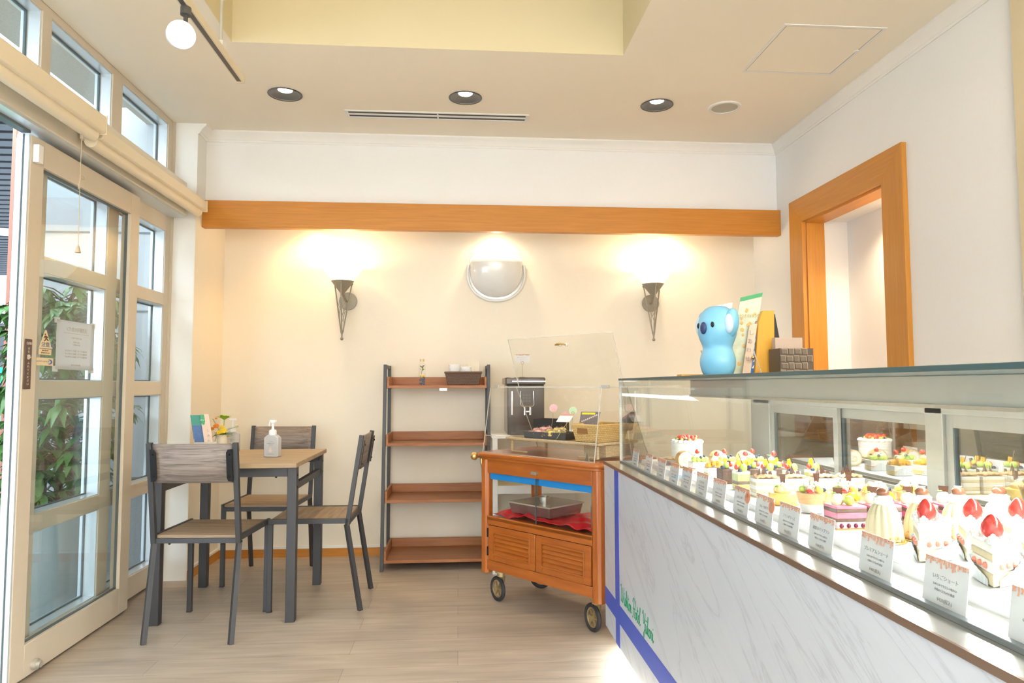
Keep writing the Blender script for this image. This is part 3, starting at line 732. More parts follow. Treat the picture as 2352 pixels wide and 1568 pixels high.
# slatted arcade ceiling further off
b = MB(); b.box(-12, -3.1, -5, 12.0, 2.96, 3.0)
for k in range(97): b.box(-12, -3.1, -5 + k * 0.175, -4.88 + k * 0.175, 2.92, 2.96)
struct(b.build('ceiling_arcade', M['slats'], smooth=0))
t = thing('arcade_lamp', 'round lit lamp in the dark slatted ceiling outside the door', 'lamp', (-5.27, 8.45, 2.90))
MB().cyl((0, 0, -0.01), (0, 0, 0.02), 0.13, n=24).build('lamp_lens', M['outlamp'], t); MB().lathe([(0.13, -0.012), (0.16, -0.012), (0.16, 0.02), (0.13, 0.02)], cap=False).build('lamp_ring', M['white'], t)
b = MB(); b.box(-8.1, -8.0, -6, 12, -0.05, 3.0)  # unseen wall, added to block low daylight from outside
for k in range(30): b.box(-8.0, -7.97, -6 + k * 0.6, -5.97 + k * 0.6, -0.05, 2.9)
struct(b.build('wall_daylight_block', M['stone'], smooth=0))
# facade across the street
t = thing('far_building', 'pale building across the street, seen past the open door edge', 'building', (-9.5, 14.5, -0.05))
MB().box(-5, 5, 0, 0.4, 0, 6).build('wall', M['stone'], t)
for k in range(5):
    wd = MB().box(-4.6 + k * 1.9, -3.1 + k * 1.9, -0.02, 0.02, 0.3, 2.4).build('shop_window', M['slats'], t)
    MB().box(-4.6 + k * 1.9, -3.1 + k * 1.9, -0.05, -0.02, 2.45, 2.75).build('window_hood', M['white'], t)
t = thing('vending_machine', 'dark vending machine with lit green panels outside the open door', 'vending machine', (-4.55, 6.95, -0.05), R(35))
MB().box(-0.5, 0.5, -0.3, 0.3, 0, 1.75).build('machine_body', M['slats'], t, bevel=0.01)
for k in range(3): MB().box(-0.42, 0.42, -0.31, -0.298, 1.2 - k * 0.22, 1.34 - k * 0.22).build('display_panel', M['green_screen'], t)

# potted tree behind the glass
t = thing('potted_tree', 'tall bushy green plant in a big pale pot outside the sliding glass door', 'plant', (-2.12, 3.92, -0.05))
MB().lathe([(0.15, 0), (0.165, 0.02), (0.215, 0.50), (0.235, 0.52), (0.235, 0.57), (0.215, 0.575), (0.205, 0.53), (0.0, 0.52)], n=40).build('planter', M['pot'], t)
MB().lathe([(0.0, 0.525), (0.2, 0.528), (0.19, 0.545), (0.0, 0.55)], n=24).build('soil', M['soil'], t)
rnd = random.Random(3)
st = MB()
stems = [[(0, 0, 0.5), (0.02, -0.01, 0.9), (-0.02, 0.02, 1.3), (0.0, 0.0, 1.62)], [(0.05, 0.03, 0.5), (0.09, 0.0, 0.9), (0.07, -0.04, 1.25), (0.10, -0.05, 1.5)], [(-0.05, -0.03, 0.5), (-0.09, 0.02, 0.95), (-0.06, 0.04, 1.4)]]
for s_ in stems: st.tube(s_, [0.018] * (len(s_) - 1) + [0.008], 8)
lf = MB()
def leaf(mb, base, dirv, L_, W_, droop):
    dirv = Vector(dirv).normalized(); side = dirv.cross(Vector((0, 0, 1)))
    if side.length < 0.1: side = Vector((1, 0, 0))
    side.normalize(); nrm = side.cross(dirv); pts = []; K = 5
    ws = [0.06, 0.6, 1.0, 0.8, 0.42, 0.04]
    for k in range(K + 1):
        u = k / K; c = Vector(base) + dirv * L_ * u + Vector((0, 0, -droop * u * u * L_))
        w_ = W_ * ws[k]
        pts += [c - side * w_ + nrm * w_ * 0.25, c, c + side * w_ + nrm * w_ * 0.25]
    fs = []
    for k in range(K):
        a = 3 * k; fs += [(a, a + 1, a + 4, a + 3), (a + 1, a + 2, a + 5, a + 4)]
    mb.add(pts, fs)
for k in range(330):
    s_ = stems[k % 3]; i = rnd.random() ** 0.85; z = 0.58 + 1.12 * i
    rad = 0.36 * (0.55 + 0.45 * math.sin(i * math.pi)) * rnd.uniform(0.5, 1.15)
    a = rnd.uniform(0, 2 * math.pi)
    hub = Vector((rad * math.cos(a) * 0.8, rad * math.sin(a), z))
    if hub.x > 0.27: hub.x = 0.27
    j = Vector((rnd.uniform(-.04, .04), rnd.uniform(-.04, .04), z - 0.06))
    st.tube([j, (j + hub) / 2 + Vector((0, 0, 0.02)), hub], 0.0032, 5)
    for q in range(6):
        aa = a + R(-100 + 40 * q) + rnd.uniform(-.25, .25)
        leaf(lf, hub, (math.cos(aa), math.sin(aa), rnd.uniform(-0.7, 0.25)), rnd.uniform(0.07, 0.115), rnd.uniform(0.017, 0.025), rnd.uniform(0.2, 0.7))
for i, vtx in enumerate(lf.v):
    if vtx[0] > 0.30: lf.v[i] = (0.30, vtx[1], vtx[2])
st.build('stem', M['bark'], t)
lf.build('foliage', M['plant'], t, smooth=60)

# ================================================================== ceiling fittings
def downlight(x, y, label):
    t = thing('recessed_downlight', label, 'ceiling light', (x, y, ZC), 0, 'round downlights in the ceiling')
    MB().lathe([(0.084, 0.0), (0.090, -0.001), (0.091, -0.004), (0.088, -0.006), (0.080, -0.004), (0.078, 0.002)], n=40, cap=False).build('trim_ring', M['charcoal'], t)
    MB().lathe([(0.0795, -0.002), (0.060, 0.012), (0.038, 0.024), (0.038, 0.05), (0.0, 0.052)], n=40, cap=False).build('reflector', M['charcoal'], t)
    MB().cyl((0, 0, 0.021), (0, 0, 0.023), 0.0375, n=32).build('lamp_lens', M['bulb'], t)
for (x, y), s_ in zip(DOWN, ('leftmost, beyond the end of the lighting track', 'middle one, above the slotted air vent', 'rightmost, beside the round speaker')):
    downlight(x, y, 'round dark-rimmed recessed ceiling light, ' + s_)
t = thing('ceiling_speaker', 'flat round off-white speaker grille in the ceiling', 'speaker', (1.499, 3.775, ZC))
MB().lathe([(0.072, -0.001), (0.074, -0.008), (0.088, -0.007), (0.091, 0.0)], n=40, cap=False).build('speaker_ring', M['white_paint'], t)
MB().lathe([(0.0, -0.006), (0.05, -0.006), (0.073, -0.004), (0.073, 0.0)], n=40, cap=False).build('grille', mat('speaker_grille', (0.50, 0.48, 0.40), 0.7, var=0.25, scale=600), t)
t = thing('air_vent', 'long narrow two-slot air vent in the ceiling', 'vent', (-0.125, 4.015, ZC))
b = MB()
for q in ((-0.53, 0.53, -0.054, -0.042), (-0.53, 0.53, 0.042, 0.054), (-0.53, -0.512, -0.042, 0.042), (0.512, 0.53, -0.042, 0.042)): b.box(q[0], q[1], q[2], q[3], -0.006, 0.0)
b.build('vent_frame', M['white_paint'], t, bevel=0.001)
b = MB(); b.box(-0.512, 0.512, -0.010, 0.010, -0.005, -0.001); b.box(-0.004, 0.004, -0.042, 0.042, -0.006, -0.002); b.build('vent_bar', M['white_paint'], t)
MB().box(-0.512, 0.512, -0.042, 0.042, -0.0016, -0.0005).build('vent_slot', M['dark'], t)
t = thing('ceiling_hatch', 'square flush access hatch in the ceiling above the cake case', 'hatch', (1.648, 3.095, ZC))
s = 0.235; b = MB()
for q in ((-s, s, -s, -s + 0.014), (-s, s, s - 0.014, s), (-s, -s + 0.014, -s + 0.014, s - 0.014), (s - 0.014, s, -s + 0.014, s - 0.014)): b.box(q[0], q[1], q[2], q[3], -0.003, 0)
b.build('hatch_frame', M['white_paint'], t)
b = MB(); i = s - 0.014
for q in ((-i, i, -i, -i + 0.003), (-i, i, i - 0.003, i), (-i, -i + 0.003, -i, i), (i - 0.003, i, -i, i)): b.box(q[0], q[1], q[2], q[3], -0.0012, 0)
b.build('hatch_gap', M['dark'], t)
MB().box(-i + 0.003, i - 0.003, -i + 0.003, i - 0.003, -0.0022, 0).build('hatch_panel', M['ceiling'], t)
MB().cyl((i - 0.004, -0.02, -0.006), (i - 0.004, -0.02, 0), 0.012, n=16).build('hatch_latch', M['white_paint'], t)

# track, its drop rod and the spotlight
t = thing('lighting_track', 'cream lighting track hanging on a thin rod below the ceiling', 'track', (-0.962, 3.09, 2.45))
MB().box(-0.0155, 0.0155, -2.6, 0, 0, 0.032).build('rail', M['blind'], t, bevel=0.001)
MB().box(-0.009, 0.009, -2.6, -0.02, -0.0015, 0.004).build('track_groove', M['charcoal'], t)
MB().box(-0.0175, 0.0175, -0.004, 0.004, -0.001, 0.033).build('end_cap', M['blind'], t)
for y in (-0.26, -2.0):
    MB().cyl((0, y, 0.03), (0, y, 0.67), 0.0065, n=12).build('drop_rod', M['stainless_dull'], t)
    MB().lathe([(0.012, 0.235), (0.016, 0.24), (0.016, 0.265), (0.010, 0.275)], c=(0, y, 0), n=16).build('rod_collar', M['white_paint'], t)
    MB().box(-0.014, 0.014, y - 0.02, y + 0.02, 0.03, 0.055).build('track_clip', M['white_paint'], t)
t = thing('track_spotlight', 'round lit white spotlight under the lighting track', 'spotlight', (-0.962, 2.47, 2.45))
MB().cyl((0, 0, 0.0), (0, 0, -0.028), 0.018, n=16).build('track_adapter', M['charcoal'], t)
MB().tube([(0, 0, -0.02), (0, 0, -0.055), (0, -0.01, -0.07)], 0.008, 8).build('swivel_arm', M['charcoal'], t)
ax = (Vector((0.25, 0, 1.30)) - Vector((-0.97, 2.44, 2.35))).normalized()
hc = Vector((-0.010, -0.012, -0.105))
MB().cyl(hc - ax * 0.060, hc + ax * 0.012, 0.045, 0.047, 32).build('lamp_housing', M['white'], t)
MB().cyl(hc + ax * 0.012, hc + ax * 0.015, 0.038, 0.038, 32).build('lamp_lens', M['bulb_white'], t)
spot('track_spot_beam', tuple(Vector((-0.962, 2.47, 2.45)) + hc + ax * 0.03), (0.3, -0.6, 1.2), 5, (1, 0.98, 0.92), 70, 0.6, 0.03)

# ================================================================== wall lamps
def sconce(x, label):
    t = thing('wall_sconce', label, 'wall lamp', (x, YB, 1.42), 0, 'torch wall lamps on the back wall')
    Y = -0.135
    MB().cyl((0.018, 0, 0.265), (0.018, -0.012, 0.265), 0.060, n=36).build('backplate', M['sconce_metal'], t, bevel=0.002)
    MB().tube([(0.015, -0.01, 0.265), (0.01, -0.06, 0.262), (0.0, Y, 0.305)], 0.009, 10).build('wall_arm', M['sconce_metal'], t)
    MB().lathe([(0.004, 0.29), (0.0715, 0.378), (0.0735, 0.382), (0.066, 0.382), (0.0, 0.31)], c=(0, Y, 0), n=32).build('cone_cup', M['sconce_metal'], t)
    for k in range(3):
        a = R(-90 + 120 * k)
        p = Vector((0.064 * math.cos(a), Y + 0.064 * math.sin(a), 0.365)); q = Vector((0.006 * math.cos(a), Y + 0.006 * math.sin(a), 0.045))
        rb = MB(); rb.cyl(p, q, 0.0045, n=8); rb.ball(p + Vector((0, 0, 0.004)), 0.0095, 12); rb.build('rod', M['sconce_metal'], t)
    w_ = MB()
    for k in range(3):
        a = R(-90 + 120 * k); c = R(-30 + 120 * k)
        p = Vector((0.045 * math.cos(a), Y + 0.045 * math.sin(a), 0.26)); m_ = Vector((0.018 * math.cos(c), Y + 0.018 * math.sin(c), 0.165)); q = Vector((0.016 * math.cos(a), Y + 0.016 * math.sin(a), 0.10))
        p2 = Vector((0.045 * math.cos(a + R(120)), Y + 0.045 * math.sin(a + R(120)), 0.26))
        w_.tube([p, m_, q], 0.0018, 6); w_.tube([p2, m_], 0.0018, 6)
    w_.build('wire_brace', M['sconce_metal'], t)
    f_ = MB(); f_.cyl((0, Y, 0.05), (0, Y, 0.012), 0.0055, n=10); f_.cyl((0, Y, 0.06), (0, Y, 0.035), 0.012, 0.007, n=12); f_.ball((0, Y, 0.004), 0.0105, 14); f_.build('finial', M['sconce_metal'], t)
    MB().lathe([(0.062, 0.384), (0.100, 0.425), (0.135, 0.478), (0.132, 0.480), (0.096, 0.428), (0.058, 0.388)], c=(0, Y, 0), n=40, cap=False).build('lamp_shade', M['shade'], t)
    MB().ball((0, Y, 0.425), 0.022, 14, sz=1.3).build('bulb', M['bulb'], t)
    point('sconce_glow', (x, YB + Y, 1.42 + 0.47), 2.2, WARM, 0.03)
sconce(-0.760, 'bronze torch wall lamp with glass shade, left one, above the dining table')
sconce(1.312, 'bronze torch wall lamp with glass shade, right one, above the cake case')
# ceramic uplighter bowl between them
t = thing('ceramic_wall_lamp', 'glossy white ceramic half-bowl lamp in the middle of the back wall', 'wall lamp', (0.255, YB, 1.70))
def bw(v): return 0.180 * math.sqrt(max(0.0, 1 - max(0.0, (v - 0.22) / 0.78) ** 2.3)) * (0.97 + 0.03 * min(1, v / 0.22))
def bowl(u, v):
    a = math.pi * (1 - u); q = v ** 0.8 if v < 1 else 1.0
    return (bw(q) * math.cos(a), -0.002 - 0.140 * math.sqrt(max(0.0, 1 - q ** 2.4)) * max(0.0, math.sin(a)) ** 0.75, 0.262 - 0.245 * q)
MB().sheet(bowl, 40, 26).build('bowl', M['ceramic'], t, solid=0.006, smooth=75)
pts = []
for k in range(49):
    v = 1 - abs(k / 24 - 1); v = v ** 0.6; s_ = -1 if k < 24 else 1
    pts.append((s_ * bw(v) * 1.085, -0.012, 0.245 - 0.247 * v - 0.004))
MB().tube(pts, 0.0095, 10).build('border_rim', M['ceramic'], t)
q = [(p[0] * 0.99, 0, p[2]) for p in pts] + [(0.178, 0, 0.275), (0.165, 0, 0.305), (0.13, 0, 0.322), (0.0, 0, 0.328), (-0.13, 0, 0.322), (-0.165, 0, 0.305), (-0.178, 0, 0.275)]
bk = MB(); bk.prism(q, (0, -0.009, 0)); bk.build('back_plate', M['ceramic'], t, bevel=0.002)
point('bowl_glow', (0.255, YB - 0.07, 1.96), 0.5, (1.0, 0.93, 0.8), 0.03)
# ================================================================== dining set
t = thing('dining_table', 'square dining table with pale oak top and charcoal steel legs', 'table', (-1.107, 3.795, 0))
MB().box(-0.341, 0.341, -0.375, 0.39, 0.730, 0.752).build('tabletop', M['table_wood'], t, bevel=0.002)
hx, y0, y1 = 0.334, -0.335, 0.335
for x in (-hx, hx - 0.044):
    for y in (y0, y1 - 0.044): MB().box(x, x + 0.044, y, y + 0.044, 0.0, 0.730).build('leg', M['steel'], t, bevel=0.002)
b = MB(); b.box(-hx + 0.044, hx - 0.044, y0 + 0.004, y0 + 0.024, 0.684, 0.730); b.box(-hx + 0.044, hx - 0.044, y1 - 0.024, y1 - 0.004, 0.684, 0.730); b.build('apron', M['steel'], t, bevel=0.001)
b = MB()
for x in (-hx + 0.01, hx - 0.034): b.box(x, x + 0.024, y0 + 0.044, y1 - 0.044, 0.615, 0.648); b.box(x, x + 0.018, y0 + 0.03, y0 + 0.09, 0.70, 0.730); b.box(x, x + 0.018, y1 - 0.09, y1 - 0.03, 0.70, 0.730)
b.build('side_rail', M['steel'], t, bevel=0.001)
b = MB()
for x in (-hx + 0.1, 0, hx - 0.1): b.ball((x, y0 + 0.014, 0.683), 0.006, 8)
for y in (y0 + 0.022, y1 - 0.022): b.ball((hx, y, 0.69), 0.006, 8, sx=0.5); b.ball((hx, y, 0.632), 0.006, 8, sx=0.5)
b.build('bolt', M['bolt'], t)

def chair():
    t = thing('dining_chair', 'x', 'chair')
    MB().box(-0.186, 0.186, -0.178, 0.195, 0.436, 0.452).build('seat', M['chair_seat'], t, bevel=0.002)
    b = MB(); w = 0.020
    b.box(-0.200, -0.186, -0.19, 0.205, 0.430, 0.455); b.box(0.186, 0.200, -0.19, 0.205, 0.430, 0.455)
    b.box(-0.19, 0.19, 0.192, 0.205, 0.416, 0.438); b.box(-0.19, 0.19, -0.19, -0.176, 0.418, 0.440)
    b.build('seat_frame', M['steel'], t, bevel=0.001)
    for x in (-0.189, 0.189):
        MB().box(x - 0.011, x + 0.011, 0.183, 0.205, 0, 0.43).build('leg', M['steel'], t, bevel=0.001)
        MB().tube([(x, -0.252, 0.0), (x, -0.180, 0.425)], 0.0145, 4).build('leg', M['steel'], t)
        MB().bar((x, -0.183, 0.42), (x, -0.250, 0.868), 0.022, 0.022).build('back_post', M['steel'], t, bevel=0.001)
    def bk(u, v):
        x = (u - .5) * 0.356; z = 0.690 + v * 0.172
        return (x, -0.2235 - (z - 0.69) * 0.150 + 0.0 - 0.012 * (1 - (2 * u - 1) ** 2), z)
    MB().sheet(bk, 16, 2).build('backrest', M['grey_wood'], t, solid=0.012, smooth=30)
    for x in (-0.168, 0.168):
        br = MB(); sx = -1 if x > 0 else 1
        for s_ in (-0.020, ):
            pts = [(x - sx * 0.012, -0.2425, 0.698), (x + sx * 0.008, -0.2425, 0.700), (x + sx * 0.014, -0.2445, 0.714), (x + sx * 0.014, -0.2605, 0.826), (x + sx * 0.006, -0.2625, 0.840), (x - sx * 0.012, -0.263, 0.842)]
            br.prism(pts, (0, -0.004, 0))
        for z in (0.722, 0.818): br.ball((x + sx * 0.001, -0.2495 - (z - 0.722) * 0.15, z), 0.0055, 8)
        br.build('back_bracket', M['bolt'], t)
    b = MB()
    for x in (-0.12, 0.12): b.ball((x, -0.183, 0.416), 0.006, 8)
    for x in (-0.201, 0.201): b.ball((x, -0.18, 0.425), 0.006, 8, sx=0.5)
    b.build('bolt', M['bolt'], t)
    b = MB()
    for x in (-0.189, 0.189): b.box(x - 0.011, x + 0.011, 0.182, 0.206, 0.0, 0.006)
    b.build('foot_cap', M['rubber'], t)
    return t
M['chair_seat'] = wood_mat('chair_seat_oak', (0.44, 0.31, 0.19), (0.25, 0.18, 0.12), 0, 0.5, stretch=11)
c0 = chair(); g = 'steel and wood chairs at the dining table'
place(c0, 0, (-1.155, 3.462, 0), R(-3.8), 'grey wood and charcoal steel chair nearest the camera, seen from behind', g)
place(c0, 1, (-1.112, 4.278, 0), R(176.0), 'grey wood and charcoal steel chair at the back wall side, facing the camera', g)
place(c0, 1, (-0.735, 3.81, 0), R(89), 'grey wood and charcoal steel chair at the right side of the table, seen side-on', g)

# sanitiser pump bottle
M['clear_plastic'] = mat('milky_bottle_plastic', (0.72, 0.72, 0.72), 0.2, trans=0.35, var=0.02)
t = thing('pump_bottle', 'clear rectangular hand spray pump bottle standing on the dining table', 'bottle', (-0.962, 3.745, 0.752), R(-14))
prof = [(-0.039, 0.0), (0.039, 0), (0.0405, 0.004), (0.0405, 0.095), (0.036, 0.103), (0.020, 0.114), (-0.020, 0.114), (-0.036, 0.103), (-0.0405, 0.095), (-0.0405, 0.004)]
MB().prism([(x, -0.019, z) for x, z in prof], (0, 0.038, 0)).build('bottle_body', M['clear_plastic'], t, bevel=0.006)
b = MB(); b.cyl((0, 0, 0.112), (0, 0, 0.133), 0.020, n=28); b.cyl((0, 0, 0.133), (0, 0, 0.139), 0.017, n=28); b.build('screw_cap', M['white'], t, bevel=0.001)
b = MB(); b.lathe([(0.0085, 0.139), (0.0055, 0.155), (0.0045, 0.170), (0.009, 0.174), (0.009, 0.178)], n=18); b.box(-0.012, 0.017, -0.008, 0.008, 0.177, 0.189)
b.tube([(0.0, 0, 0.185), (-0.014, 0, 0.186), (-0.020, 0, 0.182), (-0.0225, 0, 0.156)], 0.0042, 10); b.build('pump_head', M['white'], t, bevel=0.002)
MB().box(-0.0115, 0.0115, -0.0198, -0.0192, 0.0795, 0.082).build('print_line', M['ink'], t)
text('HAND LAB', 0.0075, M['ink'], t, (0, -0.0196, 0.070), (R(90), 0, 0), 'print', sx=1.1)
text('SPRAY', 0.0065, M['ink'], t, (0, -0.0196, 0.0615), (R(90), 0, 0), 'print', sx=1.1)
dr = []
for k in range(24):
    a = 2 * math.pi * k / 24; rr = 0.0105
    x = rr * math.sin(a) * (1 if math.cos(a) < 0 else (1 - math.cos(a) * 0.75)); z = 0.034 - rr * 1.0 * math.cos(a + math.pi) * (1.8 if math.cos(a) > 0 else 1.0)
    dr.append((x, -0.0192, z))
MB().prism(dr, (0, -0.0006, 0)).build('drop_mark', M['sign_ink'], t)
MB().box(-0.019, 0.019, -0.0200, -0.0192, 0.013, 0.0165).build('print_bar', M['ink'], t)

# leaflets in a clear holder, and the vase
t = thing('leaflet_holder', 'clear holder on the dining table behind the near chair, leaning open leaflets in it', 'leaflet holder', (-1.325, 3.82, 0.752), R(14))
b = MB(); b.box(-0.052, 0.052, -0.035, 0.035, 0, 0.003); b.prism([(-0.052, -0.03, 0.0), (-0.052, -0.03, 0.075), (-0.052, -0.027, 0.075), (-0.052, -0.027, 0)], (0.104, 0, 0)); b.box(-0.054, -0.052, -0.03, 0.03, 0, 0.09); b.box(0.052, 0.054, -0.03, 0.03, 0, 0.09)
b.build('clear_holder', M['acrylic_edge'], t)
M['leaf_blue'] = mat('blue_leaflet', (0.07, 0.16, 0.38), 0.4, var=0.25, scale=60); M['leaf_pink'] = mat('pale_pink_leaflet', (0.80, 0.62, 0.50), 0.5, var=0.1, scale=50)
M['leaf_black'] = mat('black_leaflet', (0.03, 0.025, 0.03), 0.4); M['leaf_green'] = mat('green_leaflet_head', (0.06, 0.38, 0.16), 0.5); M['leaf_teal'] = mat('teal_leaflet_head', (0.05, 0.30, 0.24), 0.5)
M['leaf_white'] = mat('white_leaflet', (0.80, 0.78, 0.74), 0.5, var=0.06, scale=60)
def slab(name, x0, x1, y, h, m, par, lean=0.30, th=0.004, top=None, mt=None, lx=-0.16):
    def pt(x, z): return (x + lx * z, y + 0 * z, 0.004 + z)
    mb = MB(); mb.prism([pt(x0, 0), pt(x1, 0), pt(x1, h), pt(x0, h)], (0, th, 0)); o = mb.build(name, m, par)
    if top: mb = MB(); mb.prism([(p[0], p[1] - 0.0008, p[2]) for p in (pt(x0, h * top), pt(x1, h * top), pt(x1, h), pt(x0, h))], (0, 0.0007, 0)); mb.build('printed_head', mt, o)
    return o
def leaflet(label, i, *a, **k):
    pass
slab_parent = t
def loose(name, label, cat, loc, rz, x0, x1, y, h, m, group=None, **k):
    q = thing(name, label, cat, loc, rz, group); slab('sheet', x0, x1, y, h, m, q, **k); return q
lg = 'leaflets in the clear holder'
L0 = (-1.325, 3.82, 0.755)
loose('leaflet', 'black leaflet at the far left in the holder on the dining table', 'leaflet', L0, R(14), -0.048, 0.0, 0.018, 0.14, M['leaf_black'], lg)
loose('leaflet', 'dark blue leaflet with teal head in the holder on the dining table', 'leaflet', L0, R(14), -0.046, 0.012, 0.004, 0.207, M['leaf_blue'], lg, top=0.74, mt=M['leaf_teal'])
q = loose('leaflet', 'pale pink leaflet with green rounded head in the holder on the dining table', 'leaflet', L0, R(14), 0.004, 0.045, -0.010, 0.212, M['leaf_pink'], lg)
mb = MB(); mb.prism([(0.004 - 0.16 * z + dx, -0.0112, 0.004 + z) for dx, z in ((0, 0.21), (0.018, 0.21), (0.019, 0.175), (0.014, 0.158), (0.006, 0.155), (0, 0.165))], (0, 0.0008, 0)); mb.build('printed_head', M['leaf_green'], q)
text('パン', 0.012, M['white'], q, (-0.019, -0.0122, 0.185), (R(90), 0, 0), 'print')
for k, ch in enumerate('しあわせ'): text(ch, 0.016, M['ink'], q, (0.010 + 0.003 * k, -0.0115, 0.13 - k * 0.028), (R(90), R(10), 0), 'print')
t = thing('flower_vase', 'small cream vase of green and yellow flowers on the dining table', 'vase', (-1.290, 3.955, 0.752))
MB().lathe([(0.030, 0.0), (0.034, 0.01), (0.036, 0.05), (0.031, 0.085), (0.030, 0.093), (0.035, 0.103), (0.033, 0.104), (0.027, 0.093), (0.030, 0.06), (0.0, 0.01)], n=32).build('vase_body', mat('cream_ceramic', (0.78, 0.72, 0.58), 0.25), t)
st = MB()
st.tube([(0, 0, 0.08), (0.015, -0.01, 0.15), (0.018, -0.015, 0.185)], 0.0022, 6); st.build('flower_stem', M['leaf'], t)
M['lime'] = mat('lime_petal', (0.42, 0.62, 0.05), 0.5, var=0.15, scale=40); M['yellow'] = mat('yellow_petal', (0.90, 0.62, 0.02), 0.5, var=0.15); M['orange_petal'] = mat('orange_petal', (0.85, 0.25, 0.02), 0.5, var=0.15); M['fern'] = mat('fern_leaf', (0.13, 0.26, 0.04), 0.6, var=0.2)
b = MB()
for k in range(16):
    a = 2 * math.pi * k / 16 + 0.2 * (k % 2); leaf(b, (0.018 + 0.004 * math.cos(a), -0.015 + 0.004 * math.sin(a), 0.183), (math.cos(a), math.sin(a), 0.75 + 0.5 * (k % 2)), 0.040 + 0.006 * (k % 3), 0.017, 0.25)
b.build('green_bloom', M['lime'], t)
rnd = random.Random(5)
def blooms(m, spots, name):
    b = MB()
    for x, y, z, r in spots:
        for k in range(6):
            a = 2 * math.pi * k / 6 + x * 50; b.ball((x + r * 0.8 * math.cos(a), y + r * 0.5 * math.sin(a), z + r * 0.5 * math.sin(a * 1.0)), r * 0.62, 8, sy=0.6)
        b.ball((x, y - r * 0.4, z), r * 0.5, 8)
    b.build(name, m, t)
blooms(M['yellow'], [(0.02, -0.03, 0.125, 0.014), (-0.002, -0.035, 0.115, 0.011), (0.008, -0.02, 0.145, 0.009)], 'yellow_bloom')
blooms(M['orange_petal'], [(-0.022, -0.02, 0.150, 0.012), (-0.050, 0.0, 0.135, 0.009), (-0.03, 0.0, 0.19, 0.005)], 'orange_bloom')
b = MB()
def frond(base, d, L_, n=9, w=0.016):
    base = Vector(base); d = Vector(d).normalized(); side = d.cross(Vector((0, 1, 0))).normalized()
    b.tube([base, base + d * L_ * 0.5 + Vector((0, 0, 0.003)), base + d * L_], 0.0011, 5)
    for k in range(n):
        p = base + d * L_ * (0.25 + 0.75 * k / n)
        for s_ in (-1, 1): leaf(b, p, d * 0.8 + side * s_, w * (1.1 - 0.4 * k / n), 0.0018, 0.0)
frond((0.02, -0.02, 0.12), (0.9, -0.1, 0.30), 0.085); frond((-0.03, 0.02, 0.10), (-0.95, 0, -0.55), 0.115); frond((0.0, 0, 0.10), (-0.5, 0, 0.9), 0.10)
frond((0.02, -0.02, 0.10), (0.8, -0.2, 0.05), 0.05)
for k in range(22):
    a = rnd.uniform(0, 6.28); leaf(b, (0.012 * math.cos(a), -0.012 + 0.012 * math.sin(a), 0.095), (math.cos(a), math.sin(a), rnd.uniform(0.3, 1.5)), rnd.uniform(0.03, 0.045), 0.008, 0.2)
b.build('foliage', M['fern'], t)
t = thing('pump_bottle', 'second clear pump bottle half hidden behind the flower vase', 'bottle', (-1.262, 4.05, 0.752), R(10))
MB().prism([(x, -0.019, z) for x, z in prof], (0, 0.038, 0)).build('bottle_body', M['clear_plastic'], t, bevel=0.006)
b = MB(); b.cyl((0, 0, 0.112), (0, 0, 0.133), 0.020, n=24); b.cyl((0, 0, 0.133), (0, 0, 0.175), 0.006, n=16); b.box(-0.016, 0.020, -0.007, 0.007, 0.175, 0.185); b.build('pump_head', M['white'], t)
text('HAND LAB', 0.0075, M['ink'], t, (0, -0.0196, 0.070), (R(90), 0, 0), 'print'); text('SPRAY', 0.0065, M['ink'], t, (0, -0.0196, 0.0615), (R(90), 0, 0), 'print')
b = MB(); b.prism([(p[0], p[1], p[2]) for p in dr], (0, -0.0006, 0)); b.build('drop_mark', M['sign_ink'], t)

# ================================================================== ladder shelf
t = thing('ladder_shelf', 'open ladder shelf with four reddish wood trays on black steel legs', 'shelf', (-0.135, 4.53, 0))
SX = 0.325; YR = 0.20
def yfront(z): return -0.185 + 0.115 * z / 1.25
for x in (-SX, SX):
    s_ = -1 if x < 0 else 1
    MB().bar((x, yfront(0), 0), (x, yfront(1.25), 1.25), 0.020, 0.026).build('front_leg', M['steel'], t, bevel=0.001)
    MB().box(x - 0.010, x + 0.010, YR - 0.012, YR + 0.012, 0, 1.25).build('rear_leg', M['steel'], t, bevel=0.001)
    b = MB()
    for z in (0.055, 0.409, 0.751, 1.11, 1.238): b.box(x - 0.008, x + 0.008, yfront(z) + 0.01, YR - 0.01, z - 0.010, z + 0.010)
    b.build('cross_bar', M['steel'], t)
for z in (0.047, 0.401, 0.743, 1.102):
    yf = yfront(z) - 0.006
    x0, x1 = -SX + 0.012, SX - 0.012
    sh = MB().box(x0, x1, yf, YR - 0.012, z, z + 0.018).build('shelf_board', M['shelf_wood'], t, bevel=0.001)
    b = MB(); b.box(x0, x0 + 0.014, yf, YR - 0.012, z + 0.018, z + 0.072); b.box(x1 - 0.014, x1, yf, YR - 0.012, z + 0.018, z + 0.072); b.box(x0 + 0.014, x1 - 0.014, YR - 0.026, YR - 0.012, z + 0.018, z + 0.072)
    b.build('raised_edge', M['shelf_wood'], sh, bevel=0.001)
MB().box(-SX + 0.02, SX - 0.02, YR - 0.02, YR + 0.01, 0.012, 0.042).build('bottom_bar', M['steel'], t)
MB().box(0.015, 0.062, yfront(1.1) - 0.008, yfront(1.1) - 0.006, 1.086, 1.101).build('shelf_label', M['stainless_dull'], t)
zt = 1.121
t = thing('glass_flower_bottle', 'tall clear glass bottle with dried flowers on the top shelf', 'bottle', (-0.232, 4.50, zt))
MB().lathe([(0.020, 0.0), (0.0225, 0.004), (0.0225, 0.13), (0.014, 0.142), (0.013, 0.148), (0.014, 0.150), (0.014, 0.162), (0.0, 0.163)], n=28).build('glass', M['acrylic'], t)
